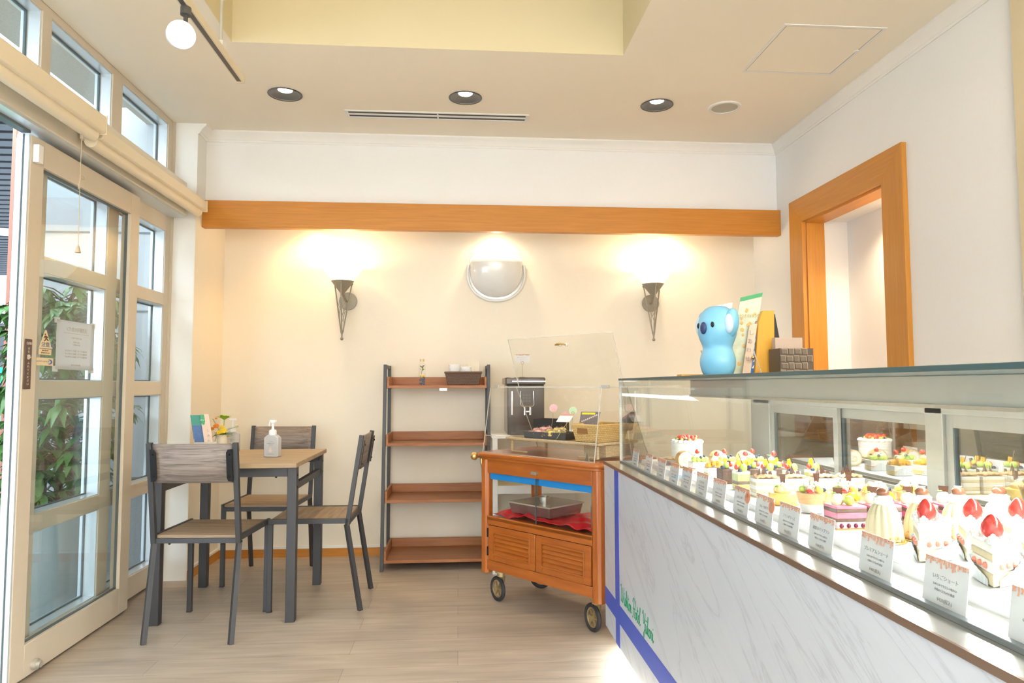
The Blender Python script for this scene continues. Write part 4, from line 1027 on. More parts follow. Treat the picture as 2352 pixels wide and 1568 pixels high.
MB().cyl((0, 0, 0.150), (0, 0, 0.166), 0.0145, n=24).build('bottle_cap', mat('amber_cap', (0.72, 0.52, 0.30), 0.3), t)
b = MB()
for k in range(14):
    a = rnd.uniform(0, 6.28); z = rnd.uniform(0.01, 0.12); leaf(b, (0.006 * math.cos(a), 0.006 * math.sin(a), z), (math.cos(a), math.sin(a), 1.2), 0.02, 0.006, 0.1)
b.tube([(0, 0, 0.01), (-0.004, -0.004, 0.06), (0.002, -0.004, 0.12)], 0.002, 6); b.build('dried_stem', mat('dried_olive', (0.22, 0.26, 0.14), 0.7, var=0.4), t)
b = MB()
for k in range(12): b.ball((rnd.uniform(-.012, .012), rnd.uniform(-.012, .0), rnd.uniform(0.006, 0.045)), 0.007, 8)
b.build('dried_petal', mat('dried_blue', (0.10, 0.15, 0.25), 0.7, var=0.3), t)
b = MB()
for k in range(4): b.ball((rnd.uniform(-.008, .012), rnd.uniform(-.016, .0), rnd.uniform(0.05, 0.065)), 0.006, 8)
b.build('dried_petal', M['yellow'], t)
def basket(name, label, loc, rz, bx, by, tx, ty, h, m, mr, rim=0.006, hole=False):
    t = thing(name, label, 'basket', loc, rz)
    b = MB(); k = 0.006
    o_b = [(-bx, -by, 0), (bx, -by, 0), (bx, by, 0), (-bx, by, 0)]; o_t = [(-tx, -ty, h), (tx, -ty, h), (tx, ty, h), (-tx, ty, h)]
    i_b = [(-bx + k, -by + k, k), (bx - k, -by + k, k), (bx - k, by - k, k), (-bx + k, by - k, k)]; i_t = [(-tx + k, -ty + k, h), (tx - k, -ty + k, h), (tx - k, ty - k, h), (-tx + k, ty - k, h)]
    v = o_b + o_t + i_b + i_t; f = [(3, 2, 1, 0), (8, 9, 10, 11)]
    for i in range(4):
        j = (i + 1) % 4; f += [(i, j, 4 + j, 4 + i), (8 + j, 8 + i, 12 + i, 12 + j), (4 + i, 4 + j, 12 + j, 12 + i)]
    b.add(v, f); b.build('woven_body', m, t, bevel=0.003)
    MB().tube([(-tx, -ty, h), (0, -ty - 0.001, h), (tx, -ty, h), (tx, 0, h), (tx, ty, h), (0, ty, h), (-tx, ty, h), (-tx, 0, h)], rim, 8, closed=True).build('basket_rim', mr, t)
    return t
M['brown_weave'] = weave_mat('brown_weave', (0.16, 0.088, 0.055), (0.05, 0.028, 0.02), 55)
M['brown_rim'] = mat('brown_rim', (0.15, 0.08, 0.05), 0.6, var=0.3, scale=200)
basket('woven_basket', 'small dark brown woven basket on the top shelf', (0.030, 4.505, zt), 0, 0.100, 0.05, 0.117, 0.062, 0.080, M['brown_weave'], M['brown_rim'])
def cup_stack(x, y, n, z, label):
    t = thing('cup_lid_stack', label, 'cups', (x, y, zt + 0.008), 0, 'stacks of white lids in the brown basket')
    for k in range(n): MB().lathe([(0.033, 0), (0.036, 0.003), (0.037, 0.010), (0.033, 0.013), (0.031, 0.006), (0.0, 0.005)], c=(0, 0, 0.008 * k), n=28).build('lid', M['white'], t)
cup_stack(-0.026, 4.508, 15, 0, 'taller stack of white round cup lids in the brown basket, at left')
cup_stack(0.049, 4.503, 13, 0, 'shorter stack of white round cup lids in the brown basket, in front')
for k in range(9):
    x = 0.092 + 0.006 * (k % 5); ln = 0.028 * (k % 5 - 1.5) * 0.35
    MB_ = MB(); MB_.bar((0, 0, 0), (ln - 0.012, 0.0, 0.128 + 0.008 * (k % 3)), 0.009, 0.003, up=(0, 1, 0))
    o = MB_.build('paper_packet', M['packet'] if 'packet' in M else M.setdefault('packet', mat('cream_packet', (0.84, 0.76, 0.60), 0.6, var=0.1)), loc=(x, 4.492 + 0.010 * (k // 5), zt + 0.012))
    tag(o, 'thin cream paper packet standing in the brown basket on the shelf', 'packet', 'paper packets in the brown basket')

# ================================================================== side table and coffee machine
t = thing('side_table', 'white-legged side table behind the wooden trolley', 'table', (0.56, 4.42, 0))
MB().box(-0.36, 0.36, -0.20, 0.26, 0.80, 0.822).build('tabletop', M['white'], t, bevel=0.002)
MB().box(-0.34, 0.34, -0.18, 0.24, 0.50, 0.518).build('lower_shelf', mat('cream_board', (0.72, 0.60, 0.38), 0.6), t)
MB().box(-0.34, 0.34, -0.19, -0.18, 0.47, 0.518).build('shelf_lip', M['white'], t)
for x in (-0.355, 0.325):
    for y in (-0.195, 0.225): MB().box(x, x + 0.03, y, y + 0.03, 0, 0.80).build('leg', M['white'], t, bevel=0.001)
M['machine'] = mat('dark_glossy_machine', (0.085, 0.07, 0.062), 0.22, coat=0.4)
M['chrome'] = mat('chrome', (0.80, 0.80, 0.82), 0.12, 1.0)
t = thing('coffee_machine', 'dark coffee machine with silver spouts standing behind the trolley cover', 'coffee machine', (0.408, 4.40, 0.822))
MB().box(-0.112, 0.112, -0.16, 0.16, 0.0, 0.30).build('machine_body', M['machine'], t, bevel=0.006)
MB().box(-0.125, 0.118, -0.175, 0.165, 0.30, 0.345).build('top_housing', M['machine'], t, bevel=0.008)
b = MB(); b.box(-0.085, 0.118, -0.181, -0.175, 0.318, 0.324); b.tube([(-0.05, -0.18, 0.312), (-0.05, -0.18, 0.343)], 0.003, 6); b.build('chrome_trim', M['chrome'], t)
b = MB(); b.cyl((-0.085, -0.172, 0.12), (-0.085, -0.172, 0.23), 0.008, n=16); b.cyl((-0.085, -0.172, 0.20), (-0.085, -0.172, 0.262), 0.0095, n=16); b.build('steam_wand', M['chrome'], t)
b = MB(); b.tube([(-0.032, -0.163, 0.262), (-0.034, -0.165, 0.18), (-0.026, -0.165, 0.17), (0.040, -0.165, 0.17), (0.048, -0.165, 0.18), (0.046, -0.163, 0.262)], 0.0032, 8); b.build('panel_border', M['chrome'], t)
b = MB()
for x in (-0.010, 0.024): b.cyl((x, -0.178, 0.118), (x, -0.178, 0.165), 0.008, 0.0075, 16)
b.box(-0.010, 0.024, -0.182, -0.172, 0.135, 0.143); b.build('coffee_spout', M['chrome'], t)
b = MB()
for i in range(3):
    for j in range(3): b.box(-0.020 + i * 0.018, -0.008 + i * 0.018, -0.1625, -0.161, 0.196 + j * 0.018, 0.207 + j * 0.018)
b.build('button', M['charcoal'], t)
MB().box(-0.10, 0.10, -0.21, -0.16, 0.0, 0.03).build('drip_tray', M['machine'], t, bevel=0.003)
# card on a wire stand on top of the machine
def card(name, label, w, h, thick=0.0012, loc=(0, 0, 0), rz=0, group=None, cat='card', words=('ケーキ',), price='¥480', m='card', seed=0, stand=False):
    t = thing(name, label, cat, loc, rz, group)
    return card_parts(t, w, h, words, price, seed)
def card_parts(t, w, h, words, price, seed=0, y=0.0, z=0.0):
    MB().box(-w / 2, w / 2, y, y + 0.0012, z, z + h).build('card_sheet', M['card'], t, bevel=0.0)
    rn = random.Random(seed); b = MB()
    n = 19
    for k in range(n):
        x = -w / 2 + w * (k + 0.5) / n; dl = h * rn.uniform(0.07, 0.20); ww = w / n * 0.42
        zt_ = z + h - 0.0005
        b.tube([(x + rn.uniform(-.3, .3) * ww, y - 0.0006, zt_), (x + rn.uniform(-1, 1) * ww, y - 0.0006, zt_ - dl * 0.5), (x + rn.uniform(-.6, .6) * ww, y - 0.0006, zt_ - dl)], [ww * 0.9, ww * 0.55, ww * 0.8], 4)
    b.build('rose_border', M['pink_ink'], t)
    text(words[0], h * 0.115, M['ink'], t, (0, y - 0.0003, z + h * 0.60), (R(90), 0, 0), 'print', extrude=0.0002)
    text('なめらかでやさしい味わい', h * 0.062, M['ink'], t, (0, y - 0.0003, z + h * 0.44), (R(90), 0, 0), 'print', extrude=0.0002)
    text('季節のくだものを使用', h * 0.062, M['ink'], t, (0, y - 0.0003, z + h * 0.33), (R(90), 0, 0), 'print', extrude=0.0002)
    text(price, h * 0.10, M['ink'], t, (w * 0.02, y - 0.0003, z + h * 0.14), (R(90), 0, 0), 'print', extrude=0.0002)
    return t
t = thing('menu_card', 'white menu card clipped on a tall wire stand on top of the coffee machine', 'card', (0.395, 4.33, 1.167))
card_parts(t, 0.092, 0.052, ('挽きたてホットコーヒー',), '¥350', 4, z=0.093)
b = MB(); b.cyl((0, 0.004, 0), (0, 0.004, 0.004), 0.016, n=20); b.tube([(0, 0.004, 0), (0, 0.004, 0.083)], 0.0012, 6)
b.tube([(0.009 * math.cos(a * math.pi / 8), -0.0015, 0.091 + 0.009 * math.sin(a * math.pi / 8)) for a in range(16)], 0.0012, 6, closed=True); b.build('wire_stand', M['aged_brass'], t)

# ================================================================== the trolley
TL = Vector((0.114, 3.745, 0)); tu = math.atan2(-0.769, 0.639)
t = thing('wooden_trolley', 'varnished cherry wood serving trolley on brass castors beside the cake case', 'trolley', TL, tu)
# local frame: x along the front (0..0.80), y to the back (0..0.44)
TW, TD = 0.805, 0.43; zb, zt2 = 0.165, 0.74
for x, y in ((0, 0), (TW - 0.055, 0), (0, TD - 0.055), (TW - 0.055, TD - 0.055)):
    b = MB(); c = 0.014
    pts = [(x + c, y), (x + 0.055 - c, y), (x + 0.055, y + c), (x + 0.055, y + 0.055 - c), (x + 0.055 - c, y + 0.055), (x + c, y + 0.055), (x, y + 0.055 - c), (x, y + c)]
    b.prism([(px, py, zb - 0.02) for px, py in pts], (0, 0, zt2 - zb + 0.02)); b.build('corner_post', M['cart_wood_z'], t, bevel=0.003)
# top with rounded corners and moulded lip
def rrect(x0, x1, y0, y1, r, n=5):
    pts = []
    for cx, cy, a0 in ((x1 - r, y1 - r, 0), (x0 + r, y1 - r, 90), (x0 + r, y0 + r, 180), (x1 - r, y0 + r, 270)):
        for k in range(n + 1): a = R(a0 + 90 * k / n); pts.append((cx + r * math.cos(a), cy + r * math.sin(a)))
    return pts
b = MB(); b.prism([(x, y, 0.745) for x, y in rrect(-0.022, TW + 0.022, -0.022, TD + 0.022, 0.05)], (0, 0, 0.024)); b.build('top_board', M['cart_wood'], t, bevel=0.009)
MB().prism([(x, y, 0.732) for x, y in rrect(-0.010, TW + 0.010, -0.010, TD + 0.010, 0.045)], (0, 0, 0.015)).build('top_moulding', M['cart_wood'], t, bevel=0.004)
b = MB(); b.box(0.05, TW - 0.05, 0.008, 0.026, 0.662, 0.735); b.box(0.05, TW - 0.05, TD - 0.026, TD - 0.008, 0.662, 0.735); b.box(0.008, 0.026, 0.05, TD - 0.05, 0.662, 0.735); b.box(TW - 0.026, TW - 0.008, 0.05, TD - 0.05, 0.662, 0.735)
b.build('upper_rail', M['cart_wood'], t, bevel=0.002)
pl = MB().prism([(x, 0.0, z) for x, z in [(p[0], p[1]) for p in rrect(0.372, 0.420, 0.680, 0.698, 0.006, 3)]], (0, 0.008, 0)).build('name_plate', M['aged_brass'], t)
q = MB()
for k in range(4): q.box(0.379 + 0.0095 * k, 0.3835 + 0.0095 * k, -0.0006, 0.0, 0.6845, 0.6935)
q.build('engraving', M['ink'], pl)
b = MB(); b.box(0.05, TW - 0.05, 0.006, TD - 0.01, 0.418, 0.436); b.box(0.05, TW - 0.05, 0.006, 0.024, 0.395, 0.44); b.build('middle_shelf', M['cart_wood'], t, bevel=0.002)
b = MB(); b.box(0.05, TW - 0.05, 0.006, 0.026, zb, 0.215); b.box(0.03, TW - 0.03, 0.012, TD - 0.012, zb, 0.18); b.box(0.008, 0.026, 0.05, TD - 0.05, zb, 0.42); b.box(TW - 0.026, TW - 0.008, 0.05, TD - 0.05, zb, 0.24); b.box(TW - 0.026, TW - 0.008, 0.05, TD - 0.05, 0.385, 0.43); b.box(0.05, TW - 0.05, TD - 0.026, TD - 0.008, zb, 0.42); b.build('lower_body', M['cart_wood'], t, bevel=0.002)
def louvre(x0, x1, z0, z1, y, name, hinge):
    d = thing(name, None, None); d.parent = t; d.location = (x0, y, z0)
    w, h = x1 - x0, z1 - z0; fx, fz = 0.042, 0.036
    b = MB(); b.box(0, fx, 0, 0.018, 0, h); b.box(w - fx, w, 0, 0.018, 0, h); b.box(fx, w - fx, 0, 0.018, 0, fz); b.box(fx, w - fx, 0, 0.018, h - fz, h)
    i = 0.008
    for q in ((fx - i, fx, fz - i, h - fz + i), (w - fx, w - fx + i, fz - i, h - fz + i), (fx, w - fx, fz - i, fz), (fx, w - fx, h - fz, h - fz + i)): b.box(q[0], q[1], -0.004, 0.0, q[2], q[3])
    b.build('door_frame', M['cart_wood'], d, bevel=0.0015)
    b = MB(); n = 5; hh = (h - 2 * fz) / n
    for k in range(n):
        z = fz + hh * k; b.prism([(fx, 0.003, z), (fx, 0.0035, z + 0.006), (fx, 0.017, z + hh + 0.002), (fx, 0.017, z + hh - 0.005)], (w - 2 * fx, 0, 0))
    b.build('louvre_slats', M['cart_wood'], d)
    if hinge:
        b = MB()
        for z in (0.02, h - 0.06): b.cyl((-0.003, -0.002, z), (-0.003, -0.002, z + 0.045), 0.004, n=8)
        b.build('hinge', M['bolt'], d)
louvre(0.062, 0.400, 0.218, 0.392, 0.004, 'louvred_door', True); louvre(0.405, 0.748, 0.218, 0.392, 0.004, 'louvred_door', False)
MB().box(0.05, TW - 0.05, 0.024, 0.030, 0.18, 0.40).build('dark_backing', M['dark'], t)
lv = MB(); 
for k in range(5): lv.box(TW - 0.010, TW - 0.002, 0.09, TD - 0.09, 0.245 + k * 0.026, 0.262 + k * 0.026)
lv.box(TW - 0.022, TW - 0.014, 0.05, TD - 0.05, 0.24, 0.39); lv.build('side_louvre', M['cart_wood'], t)
MB().box(0.055, 0.41, 0.020, 0.024, 0.437, 0.664).build('sliding_glass', M['glass'], t, smooth=0); MB().box(0.395, TW - 0.055, 0.013, 0.017, 0.437, 0.664).build('sliding_glass', M['glass'], t, smooth=0)
MB().box(0.395, 0.398, 0.0125, 0.0175, 0.437, 0.664).build('glass_edge', M['glass_edge'], t)
MB().box(0.05, TW - 0.05, 0.010, 0.026, 0.433, 0.438).build('glass_track', M['stainless_dull'], t)
MB().box(0.055, TW - 0.055, 0.0255, 0.0265, 0.628, 0.662).build('blue_strip', mat('blue_cloth_strip', (0.01, 0.27, 0.74), 0.7, var=0.12, scale=300), t)
def caster(x, y, rz):
    c = thing('castor', None, None); c.parent = t; c.location = (x, y, 0); c.rotation_euler = (0, 0, rz)
    b = MB(); r = 0.064
    b.tube([(0.0, (r - 0.010) * math.cos(2 * math.pi * k / 28), r + (r - 0.010) * math.sin(2 * math.pi * k / 28)) for k in range(28)], 0.0105, 8, closed=True); b.build('tyre', M['rubber'], c)
    b = MB(); b.tube([(0.0, (r - 0.021) * math.cos(2 * math.pi * k / 28), r + (r - 0.021) * math.sin(2 * math.pi * k / 28)) for k in range(28)], 0.005, 8, closed=True)
    for k in range(6): a = math.pi * k / 3; b.bar((0, 0.010 * math.cos(a), r + 0.010 * math.sin(a)), (0, 0.042 * math.cos(a), r + 0.042 * math.sin(a)), 0.006, 0.007, up=(1, 0, 0))
    b.cyl((-0.014, 0, r), (0.014, 0, r), 0.013, n=18); b.build('wheel', M['aged_brass'], c)
    b = MB(); b.tube([(0.020, 0, r), (0.021, -0.012, r + 0.030), (0.016, -0.026, r + 0.062), (0.0, -0.03, r + 0.075)], [0.009, 0.011, 0.013, 0.015], 10); b.cyl((0, -0.03, r + 0.07), (0, -0.03, zb + 0.004), 0.020, n=20); b.cyl((0, -0.03, zb - 0.012), (0, -0.03, zb), 0.030, n=20); b.cyl((0.012, 0, r), (0.026, 0, r), 0.010, n=14)
    b.build('fork', M['aged_brass'], c)
caster(0.085, 0.05, R(80)); caster(TW - 0.085, 0.05, R(72)); caster(0.085, TD - 0.05, R(140)); caster(TW - 0.085, TD - 0.05, R(60))
# brass handle at the left end
b = MB(); b.tube([(-0.045, 0.02, 0.742), (-0.045, TD - 0.02, 0.742)], 0.012, 12); b.ball((-0.045, 0.0, 0.742), 0.021, 16); b.ball((-0.045, TD, 0.742), 0.021, 16); b.lathe([(0.014, -0.008), (0.02, 0), (0.014, 0.008)], c=(-0.045, 0.02, 0.742))
for y in (0.05, TD - 0.05): b.tube([(-0.045, y, 0.742), (-0.040, y, 0.70), (-0.020, y, 0.66), (0.004, y, 0.645)], 0.009, 10)
b.build('push_handle', M['brass'], t)

def tl(x, y, z): # trolley-local to world
    c, s_ = math.cos(tu), math.sin(tu); return (TL.x + x * c - y * s_, TL.y + x * s_ + y * c, z)
def openbox(mb, x0, x1, y0, y1, z0, z1, k=0.003, flare=0.0):
    o_b = [(x0, y0, z0), (x1, y0, z0), (x1, y1, z0), (x0, y1, z0)]; f = flare
    o_t = [(x0 - f, y0 - f, z1), (x1 + f, y0 - f, z1), (x1 + f, y1 + f, z1), (x0 - f, y1 + f, z1)]
    i_b = [(x0 + k, y0 + k, z0 + k), (x1 - k, y0 + k, z0 + k), (x1 - k, y1 - k, z0 + k), (x0 + k, y1 - k, z0 + k)]
    i_t = [(x0 - f + k, y0 - f + k, z1), (x1 + f - k, y0 - f + k, z1), (x1 + f - k, y1 + f - k, z1), (x0 - f + k, y1 + f - k, z1)]
    v = o_b + o_t + i_b + i_t; fs = [(3, 2, 1, 0), (8, 9, 10, 11)]
    for i in range(4):
        j = (i + 1) % 4; fs += [(i, j, 4 + j, 4 + i), (8 + j, 8 + i, 12 + i, 12 + j), (4 + i, 4 + j, 12 + j, 12 + i)]
    mb.add(v, fs)
# red cloth, metal tin, cup and flask on the trolley's middle shelf
rc = random.Random(9); ph = [rc.uniform(0, 6) for _ in range(8)]
def cloth(u, v):
    x = 0.062 + 0.68 * u; y = 0.036 + 0.33 * v
    z = 0.440 + 0.007 * (1 + math.sin(11 * u + ph[0] + 5 * v)) + 0.006 * abs(math.sin(23 * u + 9 * v + ph[1])) + 0.004 * math.sin(37 * u - 19 * v + ph[3])
    z += 0.040 * max(0, 1 - abs(u - 0.06) * 11) * max(0, 1 - abs(v - 0.5) * 2.2) + 0.024 * max(0, 1 - abs(u - 0.33) * 16) * max(0, 1 - v * 3)
    if 0.07 < u < 0.56 and v > 0.14: z = min(z, 0.456)
    z += 0.030 * math.exp(-((u - 0.74) / 0.10) ** 2) * math.exp(-((v - 0.25) / 0.3) ** 2)
    return (x, y, max(z, 0.4385))
c = thing('red_cloth', 'crumpled shiny red cloth lying inside the trolley behind its glass', 'cloth', TL, tu)
MB().sheet(cloth, 90, 36).build('cloth_sheet', mat('red_satin', (0.72, 0.015, 0.03), 0.28, var=0.08, spec=0.7), c, solid=0.0015, smooth=80)
c = thing('metal_tin', 'wide brownish metal tin standing on the red cloth inside the trolley', 'tin', tl(0.275, 0.215, 0.4585), tu)
b = MB(); openbox(b, -0.135, 0.135, -0.118, 0.118, 0.0, 0.053, 0.002, 0.010); b.build('tin_body', mat('brownish_tin', (0.34, 0.24, 0.22), 0.22, 0.6), c, bevel=0.001)
b = MB(); openbox(b, -0.150, 0.150, -0.133, 0.133, 0.050, 0.057, 0.004, 0.0); b.build('tin_rim', mat('tan_rim', (0.50, 0.42, 0.33), 0.35), c)
c = thing('metal_cup', 'plain steel cup standing in the tin inside the trolley', 'cup', tl(0.315, 0.165, 0.4625), tu)
MB().lathe([(0.024, 0), (0.026, 0.002), (0.029, 0.088), (0.027, 0.088), (0.024, 0.006), (0, 0.005)], n=28).build('cup_body', M['stainless'], c)
c = thing('steel_flask', 'slim steel flask with dark cap at the right end inside the trolley', 'flask', tl(0.722, 0.072, 0.4365), tu)
MB().lathe([(0.020, 0), (0.021, 0.12), (0.017, 0.14), (0.0, 0.14)], n=24).build('flask_body', M['stainless'], c); MB().cyl((0, 0, 0.14), (0, 0, 0.165), 0.014, n=20).build('flask_cap', M['rubber'], c)

# ================================================================== acrylic cover on the trolley
c = thing('acrylic_cover', 'clear acrylic display cover with raised lid standing on the wooden trolley', 'display cover', tl(0, 0, 0.7695), tu)
A0, A1, B0, B1, H = 0.022, TW - 0.025, 0.0, 0.42, 0.338
th = 0.004
def side(x, nm='side_panel'):
    b = MB(); b.prism([(x, B0, 0), (x, B1, 0), (x, 0.25, H), (x, 0.055, H)], (th, 0, 0)); o = b.build(nm, M['acrylic'], c, smooth=0)
    e = MB(); e.bar((x + th / 2, B0, 0), (x + th / 2, 0.055, H), th, 0.003); e.bar((x + th / 2, B1, 0), (x + th / 2, 0.25, H), th, 0.003); e.build('panel_edge', M['acrylic_edge'], o)
side(A0); side(A1 - th)
b = MB(); b.prism([(A0 + th, B0, 0), (A0 + th, B0 + 0.014, 0.085), (A0 + th, B0 + 0.018, 0.085), (A0 + th, B0 + 0.004, 0)], (A1 - A0 - 2 * th, 0, 0)); o = b.build('front_panel', M['acrylic'], c, smooth=0)
e = MB(); e.box(A0 + th, A1 - th, B0 + 0.014, B0 + 0.018, 0.085, 0.087); e.box(A0, A1, B0 - 0.001, B0 + 0.004, 0, 0.003); e.build('panel_edge', M['acrylic_edge'], o)
b = MB(); b.prism([(A0 + th, B1 - 0.004, 0), (A0 + th, B1, 0), (A0 + th, 0.25, H), (A0 + th, 0.246, H)], (A1 - A0 - 2 * th, 0, 0)); b.build('back_panel', M['acrylic'], c, smooth=0)
MB().box(A0, A1, 0.09, 0.25, H, H + th).build('top_panel', M['acrylic'], c, smooth=0)
e = MB(); e.box(A0, A1, 0.088, 0.091, H - 0.001, H + th + 0.001); e.box(A0, A1, 0.249, 0.252, H, H + th + 0.001); e.build('panel_edge', M['acrylic_edge'], c)
lid = MB(); la, lb = (0.248, H + 0.006), (0.165, H + 0.262)
lid.prism([(A0 + 0.02, la[0], la[1]), (A0 + 0.02, la[0] + 0.004, la[1]), (A0 + 0.02, lb[0] + 0.004, lb[1]), (A0 + 0.02, lb[0], lb[1])], (A1 - A0 - 0.04, 0, 0)); lo = lid.build('raised_lid', M['acrylic'], c, smooth=0)
e = MB()
for x in (A0 + 0.02, A1 - 0.02): e.bar((x, la[0] + .002, la[1]), (x, lb[0] + .002, lb[1]), 0.0035, 0.005)
e.bar((A0 + 0.02, lb[0] + .002, lb[1]), (A1 - 0.02, lb[0] + .002, lb[1]), 0.005, 0.003); e.build('panel_edge', M['acrylic_edge'], lo)
kb = MB(); kx, ky, kz = 0.43, lb[0] + 0.012, lb[1] - 0.045
kb.tube([(kx - 0.030, ky - 0.018, kz), (kx - 0.012, ky - 0.028, kz + 0.004), (kx + 0.012, ky - 0.028, kz + 0.004), (kx + 0.03, ky - 0.018, kz)], 0.0045, 10)
for x in (-0.022, 0.022): kb.cyl((kx + x, ky - 0.025, kz), (kx + x, ky + 0.004, kz), 0.004, n=10)
kb.build('lid_handle', M['brass'], lo)
kb = MB()
for x in (-0.022, 0.022): kb.ball((kx + x, ky + 0.008, kz), 0.009, 12)
kb.build('handle_button', M['white'], lo)
b = MB()
for x in (A0, A1 - 0.02): b.box(x - 0.008, x + 0.026, 0.085, 0.108, H - 0.004, H + 0.012); b.cyl((x - 0.01, 0.094, H + 0.008), (x + 0.03, 0.094, H + 0.008), 0.004, n=8)
b.build('hinge', M['stainless_dull'], c)
e = MB(); e.prism([(A1 - 0.075, 0.02, 0.001), (A1 - 0.045, 0.015, 0.001), (A1 - 0.058, 0.02, 0.05)], (0, 0.003, 0)); e.build('metal_clip', M['stainless'], c)

# wicker tray on feet, boxes, sweets and basket under the cover
M['wicker'] = weave_mat('pale_wicker', (0.70, 0.56, 0.34), (0.34, 0.22, 0.10), 75)
M['straw'] = weave_mat('straw_weave', (0.72, 0.50, 0.20), (0.40, 0.24, 0.08), 48)
M['straw_rim'] = mat('straw_rim', (0.70, 0.46, 0.17), 0.6, var=0.2, scale=150)
tz = 0.7695 + 0.0015
c = thing('wicker_tray', 'long raised pale wicker tray under the acrylic cover', 'tray', tl(0, 0, tz), tu)
wt = MB(); wt.box(0.13, 0.74, 0.075, 0.375, 0.068, 0.078); wt.build('woven_top', M['wicker'], c, bevel=0.004)
wt = MB(); wt.tube([(0.13, 0.075, 0.072), (0.435, 0.074, 0.070), (0.74, 0.075, 0.072), (0.742, 0.22, 0.072), (0.74, 0.375, 0.072), (0.435, 0.375, 0.072), (0.13, 0.375, 0.072), (0.128, 0.22, 0.072)], 0.008, 8, closed=True); wt.build('tray_rim', M['wicker'], c)
for x, y in ((0.15, 0.095), (0.72, 0.095), (0.15, 0.355), (0.72, 0.355)): MB().cyl((x, y, 0.003), (x, y, 0.068), 0.008, n=10).build('tray_foot', M['wicker'], c)
wt = MB(); wt.tube([(0.60, 0.095, 0.005), (0.72, 0.095, 0.005)], 0.005, 8); wt.tube([(0.15, 0.095, 0.005), (0.26, 0.095, 0.005)], 0.005, 8); wt.box(0.60, 0.735, 0.14, 0.36, 0.01, 0.066); wt.build('woven_skirt', M['wicker'], c)
tt = tz + 0.0785
M['black_card'] = mat('black_box_card', (0.035, 0.028, 0.025), 0.45)
c = thing('black_box', 'open black box standing at the left end of the wicker tray', 'box', tl(0.215, 0.315, tt), tu + R(10))
b = MB(); openbox(b, -0.075, 0.09, -0.05, 0.05, 0, 0.088); b.build('box_body', M['black_card'], c)
c = thing('sweets_tray', 'low black tray of wrapped pink and yellow sweets under the acrylic cover', 'tray', tl(0.365, 0.165, tt), tu + R(6))
b = MB(); openbox(b, -0.13, 0.13, -0.06, 0.06, 0, 0.034, flare=0.006); b.build('tray_body', mat('grey_black_tray', (0.09, 0.09, 0.09), 0.35), c, bevel=0.002)
M['mac_pink'] = mat('pink_sweet', (0.82, 0.42, 0.42), 0.4); M['mac_yellow'] = mat('yellow_sweet', (0.84, 0.68, 0.22), 0.4); M['wrapper'] = pane_mat('shiny_wrapper', (0.92, 0.88, 0.84), 0.22, 0.5, 0.12)
gm = 'wrapped sweets in the low black tray'
def sweet(m, label):
    s_ = thing('wrapped_sweet', label, 'sweet', group=gm)
    q = MB(); q.lathe([(0.0, 0.0), (0.018, 0.001), (0.021, 0.006), (0.018, 0.011), (0.019, 0.014), (0.021, 0.019), (0.015, 0.027), (0.0, 0.029)], n=20); q.build('sweet_shell', m, s_)
    w = MB(); w.sheet(lambda u, v: ((u - .5) * 0.062, (v - .5) * 0.046, 0.010 + 0.024 * math.sin(u * math.pi) * math.sin(v * math.pi) + 0.003 * math.sin(25 * u + 13 * v)), 12, 10); w.build('wrapper', M['wrapper'], s_, smooth=70)
    return s_
pp = sweet(M['mac_pink'], 'pink'); py_ = sweet(M['mac_yellow'], 'yellow'); up = uy = 0
for j in range(3):
    for i in range(5):
        x = 0.262 + i * 0.048; y = 0.122 + j * 0.040; zz = tt + 0.006 + (0.012 if j else 0.0) + 0.008 * (i % 2)
        if i < 2: place(pp, up, tl(x, y, zz), 0.4 * i, 'glossy pink wrapped sweet at the left of the low black tray', gm); up = 1
        elif i < 4: place(py_, uy, tl(x, y, zz), 0.7 * i, 'pale yellow wrapped sweet at the right of the low black tray', gm); uy = 1
bk = basket('straw_basket', 'yellow woven straw basket at the right end of the wicker tray', tl(0.655, 0.20, tt), tu + R(2), 0.070, 0.105, 0.082, 0.125, 0.082, M['straw'], M['straw_rim'], 0.004)
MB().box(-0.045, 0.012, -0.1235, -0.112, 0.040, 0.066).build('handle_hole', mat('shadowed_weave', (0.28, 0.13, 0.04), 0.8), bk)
q = thing('sweet_pack', 'dark printed pack of colourful sweets lying in the straw basket', 'pack', tl(0.60, 0.17, tt + 0.074), tu + R(20))
b = MB(); b.prism([(-0.045, 0.0, 0.0), (0.045, 0.0, 0.0), (0.055, 0.03, 0.065), (-0.045, 0.03, 0.065)], (0, 0.006, 0)); b.build('pack_sleeve', mat('grey_pack', (0.20, 0.17, 0.17), 0.4, var=0.4, scale=90), q)
MB().prism([(-0.038, 0.0235, 0.052), (0.030, 0.0235, 0.052), (0.030, 0.027, 0.061), (-0.038, 0.027, 0.061)], (0, 0.001, 0)).build('yellow_print', mat('yellow_print', (0.85, 0.72, 0.02), 0.5), q)
b = MB()
for k in range(9): b.ball((-0.032 + 0.009 * k, 0.010 + 0.0012 * k, 0.018 + 0.004 * k), 0.0045, 8)
b.build('sweet_dots', mat('pastel_dots', (0.80, 0.66, 0.60), 0.4), q)
q = thing('black_pack', 'black pack with pink round sticker at the far end of the straw basket', 'pack', tl(0.715, 0.27, tt + 0.05), tu + R(10))
MB().prism([(-0.03, 0.0, 0.0), (0.045, 0.0, 0.0), (0.05, 0.03, 0.09), (0.0, 0.03, 0.06)], (0, 0.05, 0)).build('pack_body', M['black_card'], q)
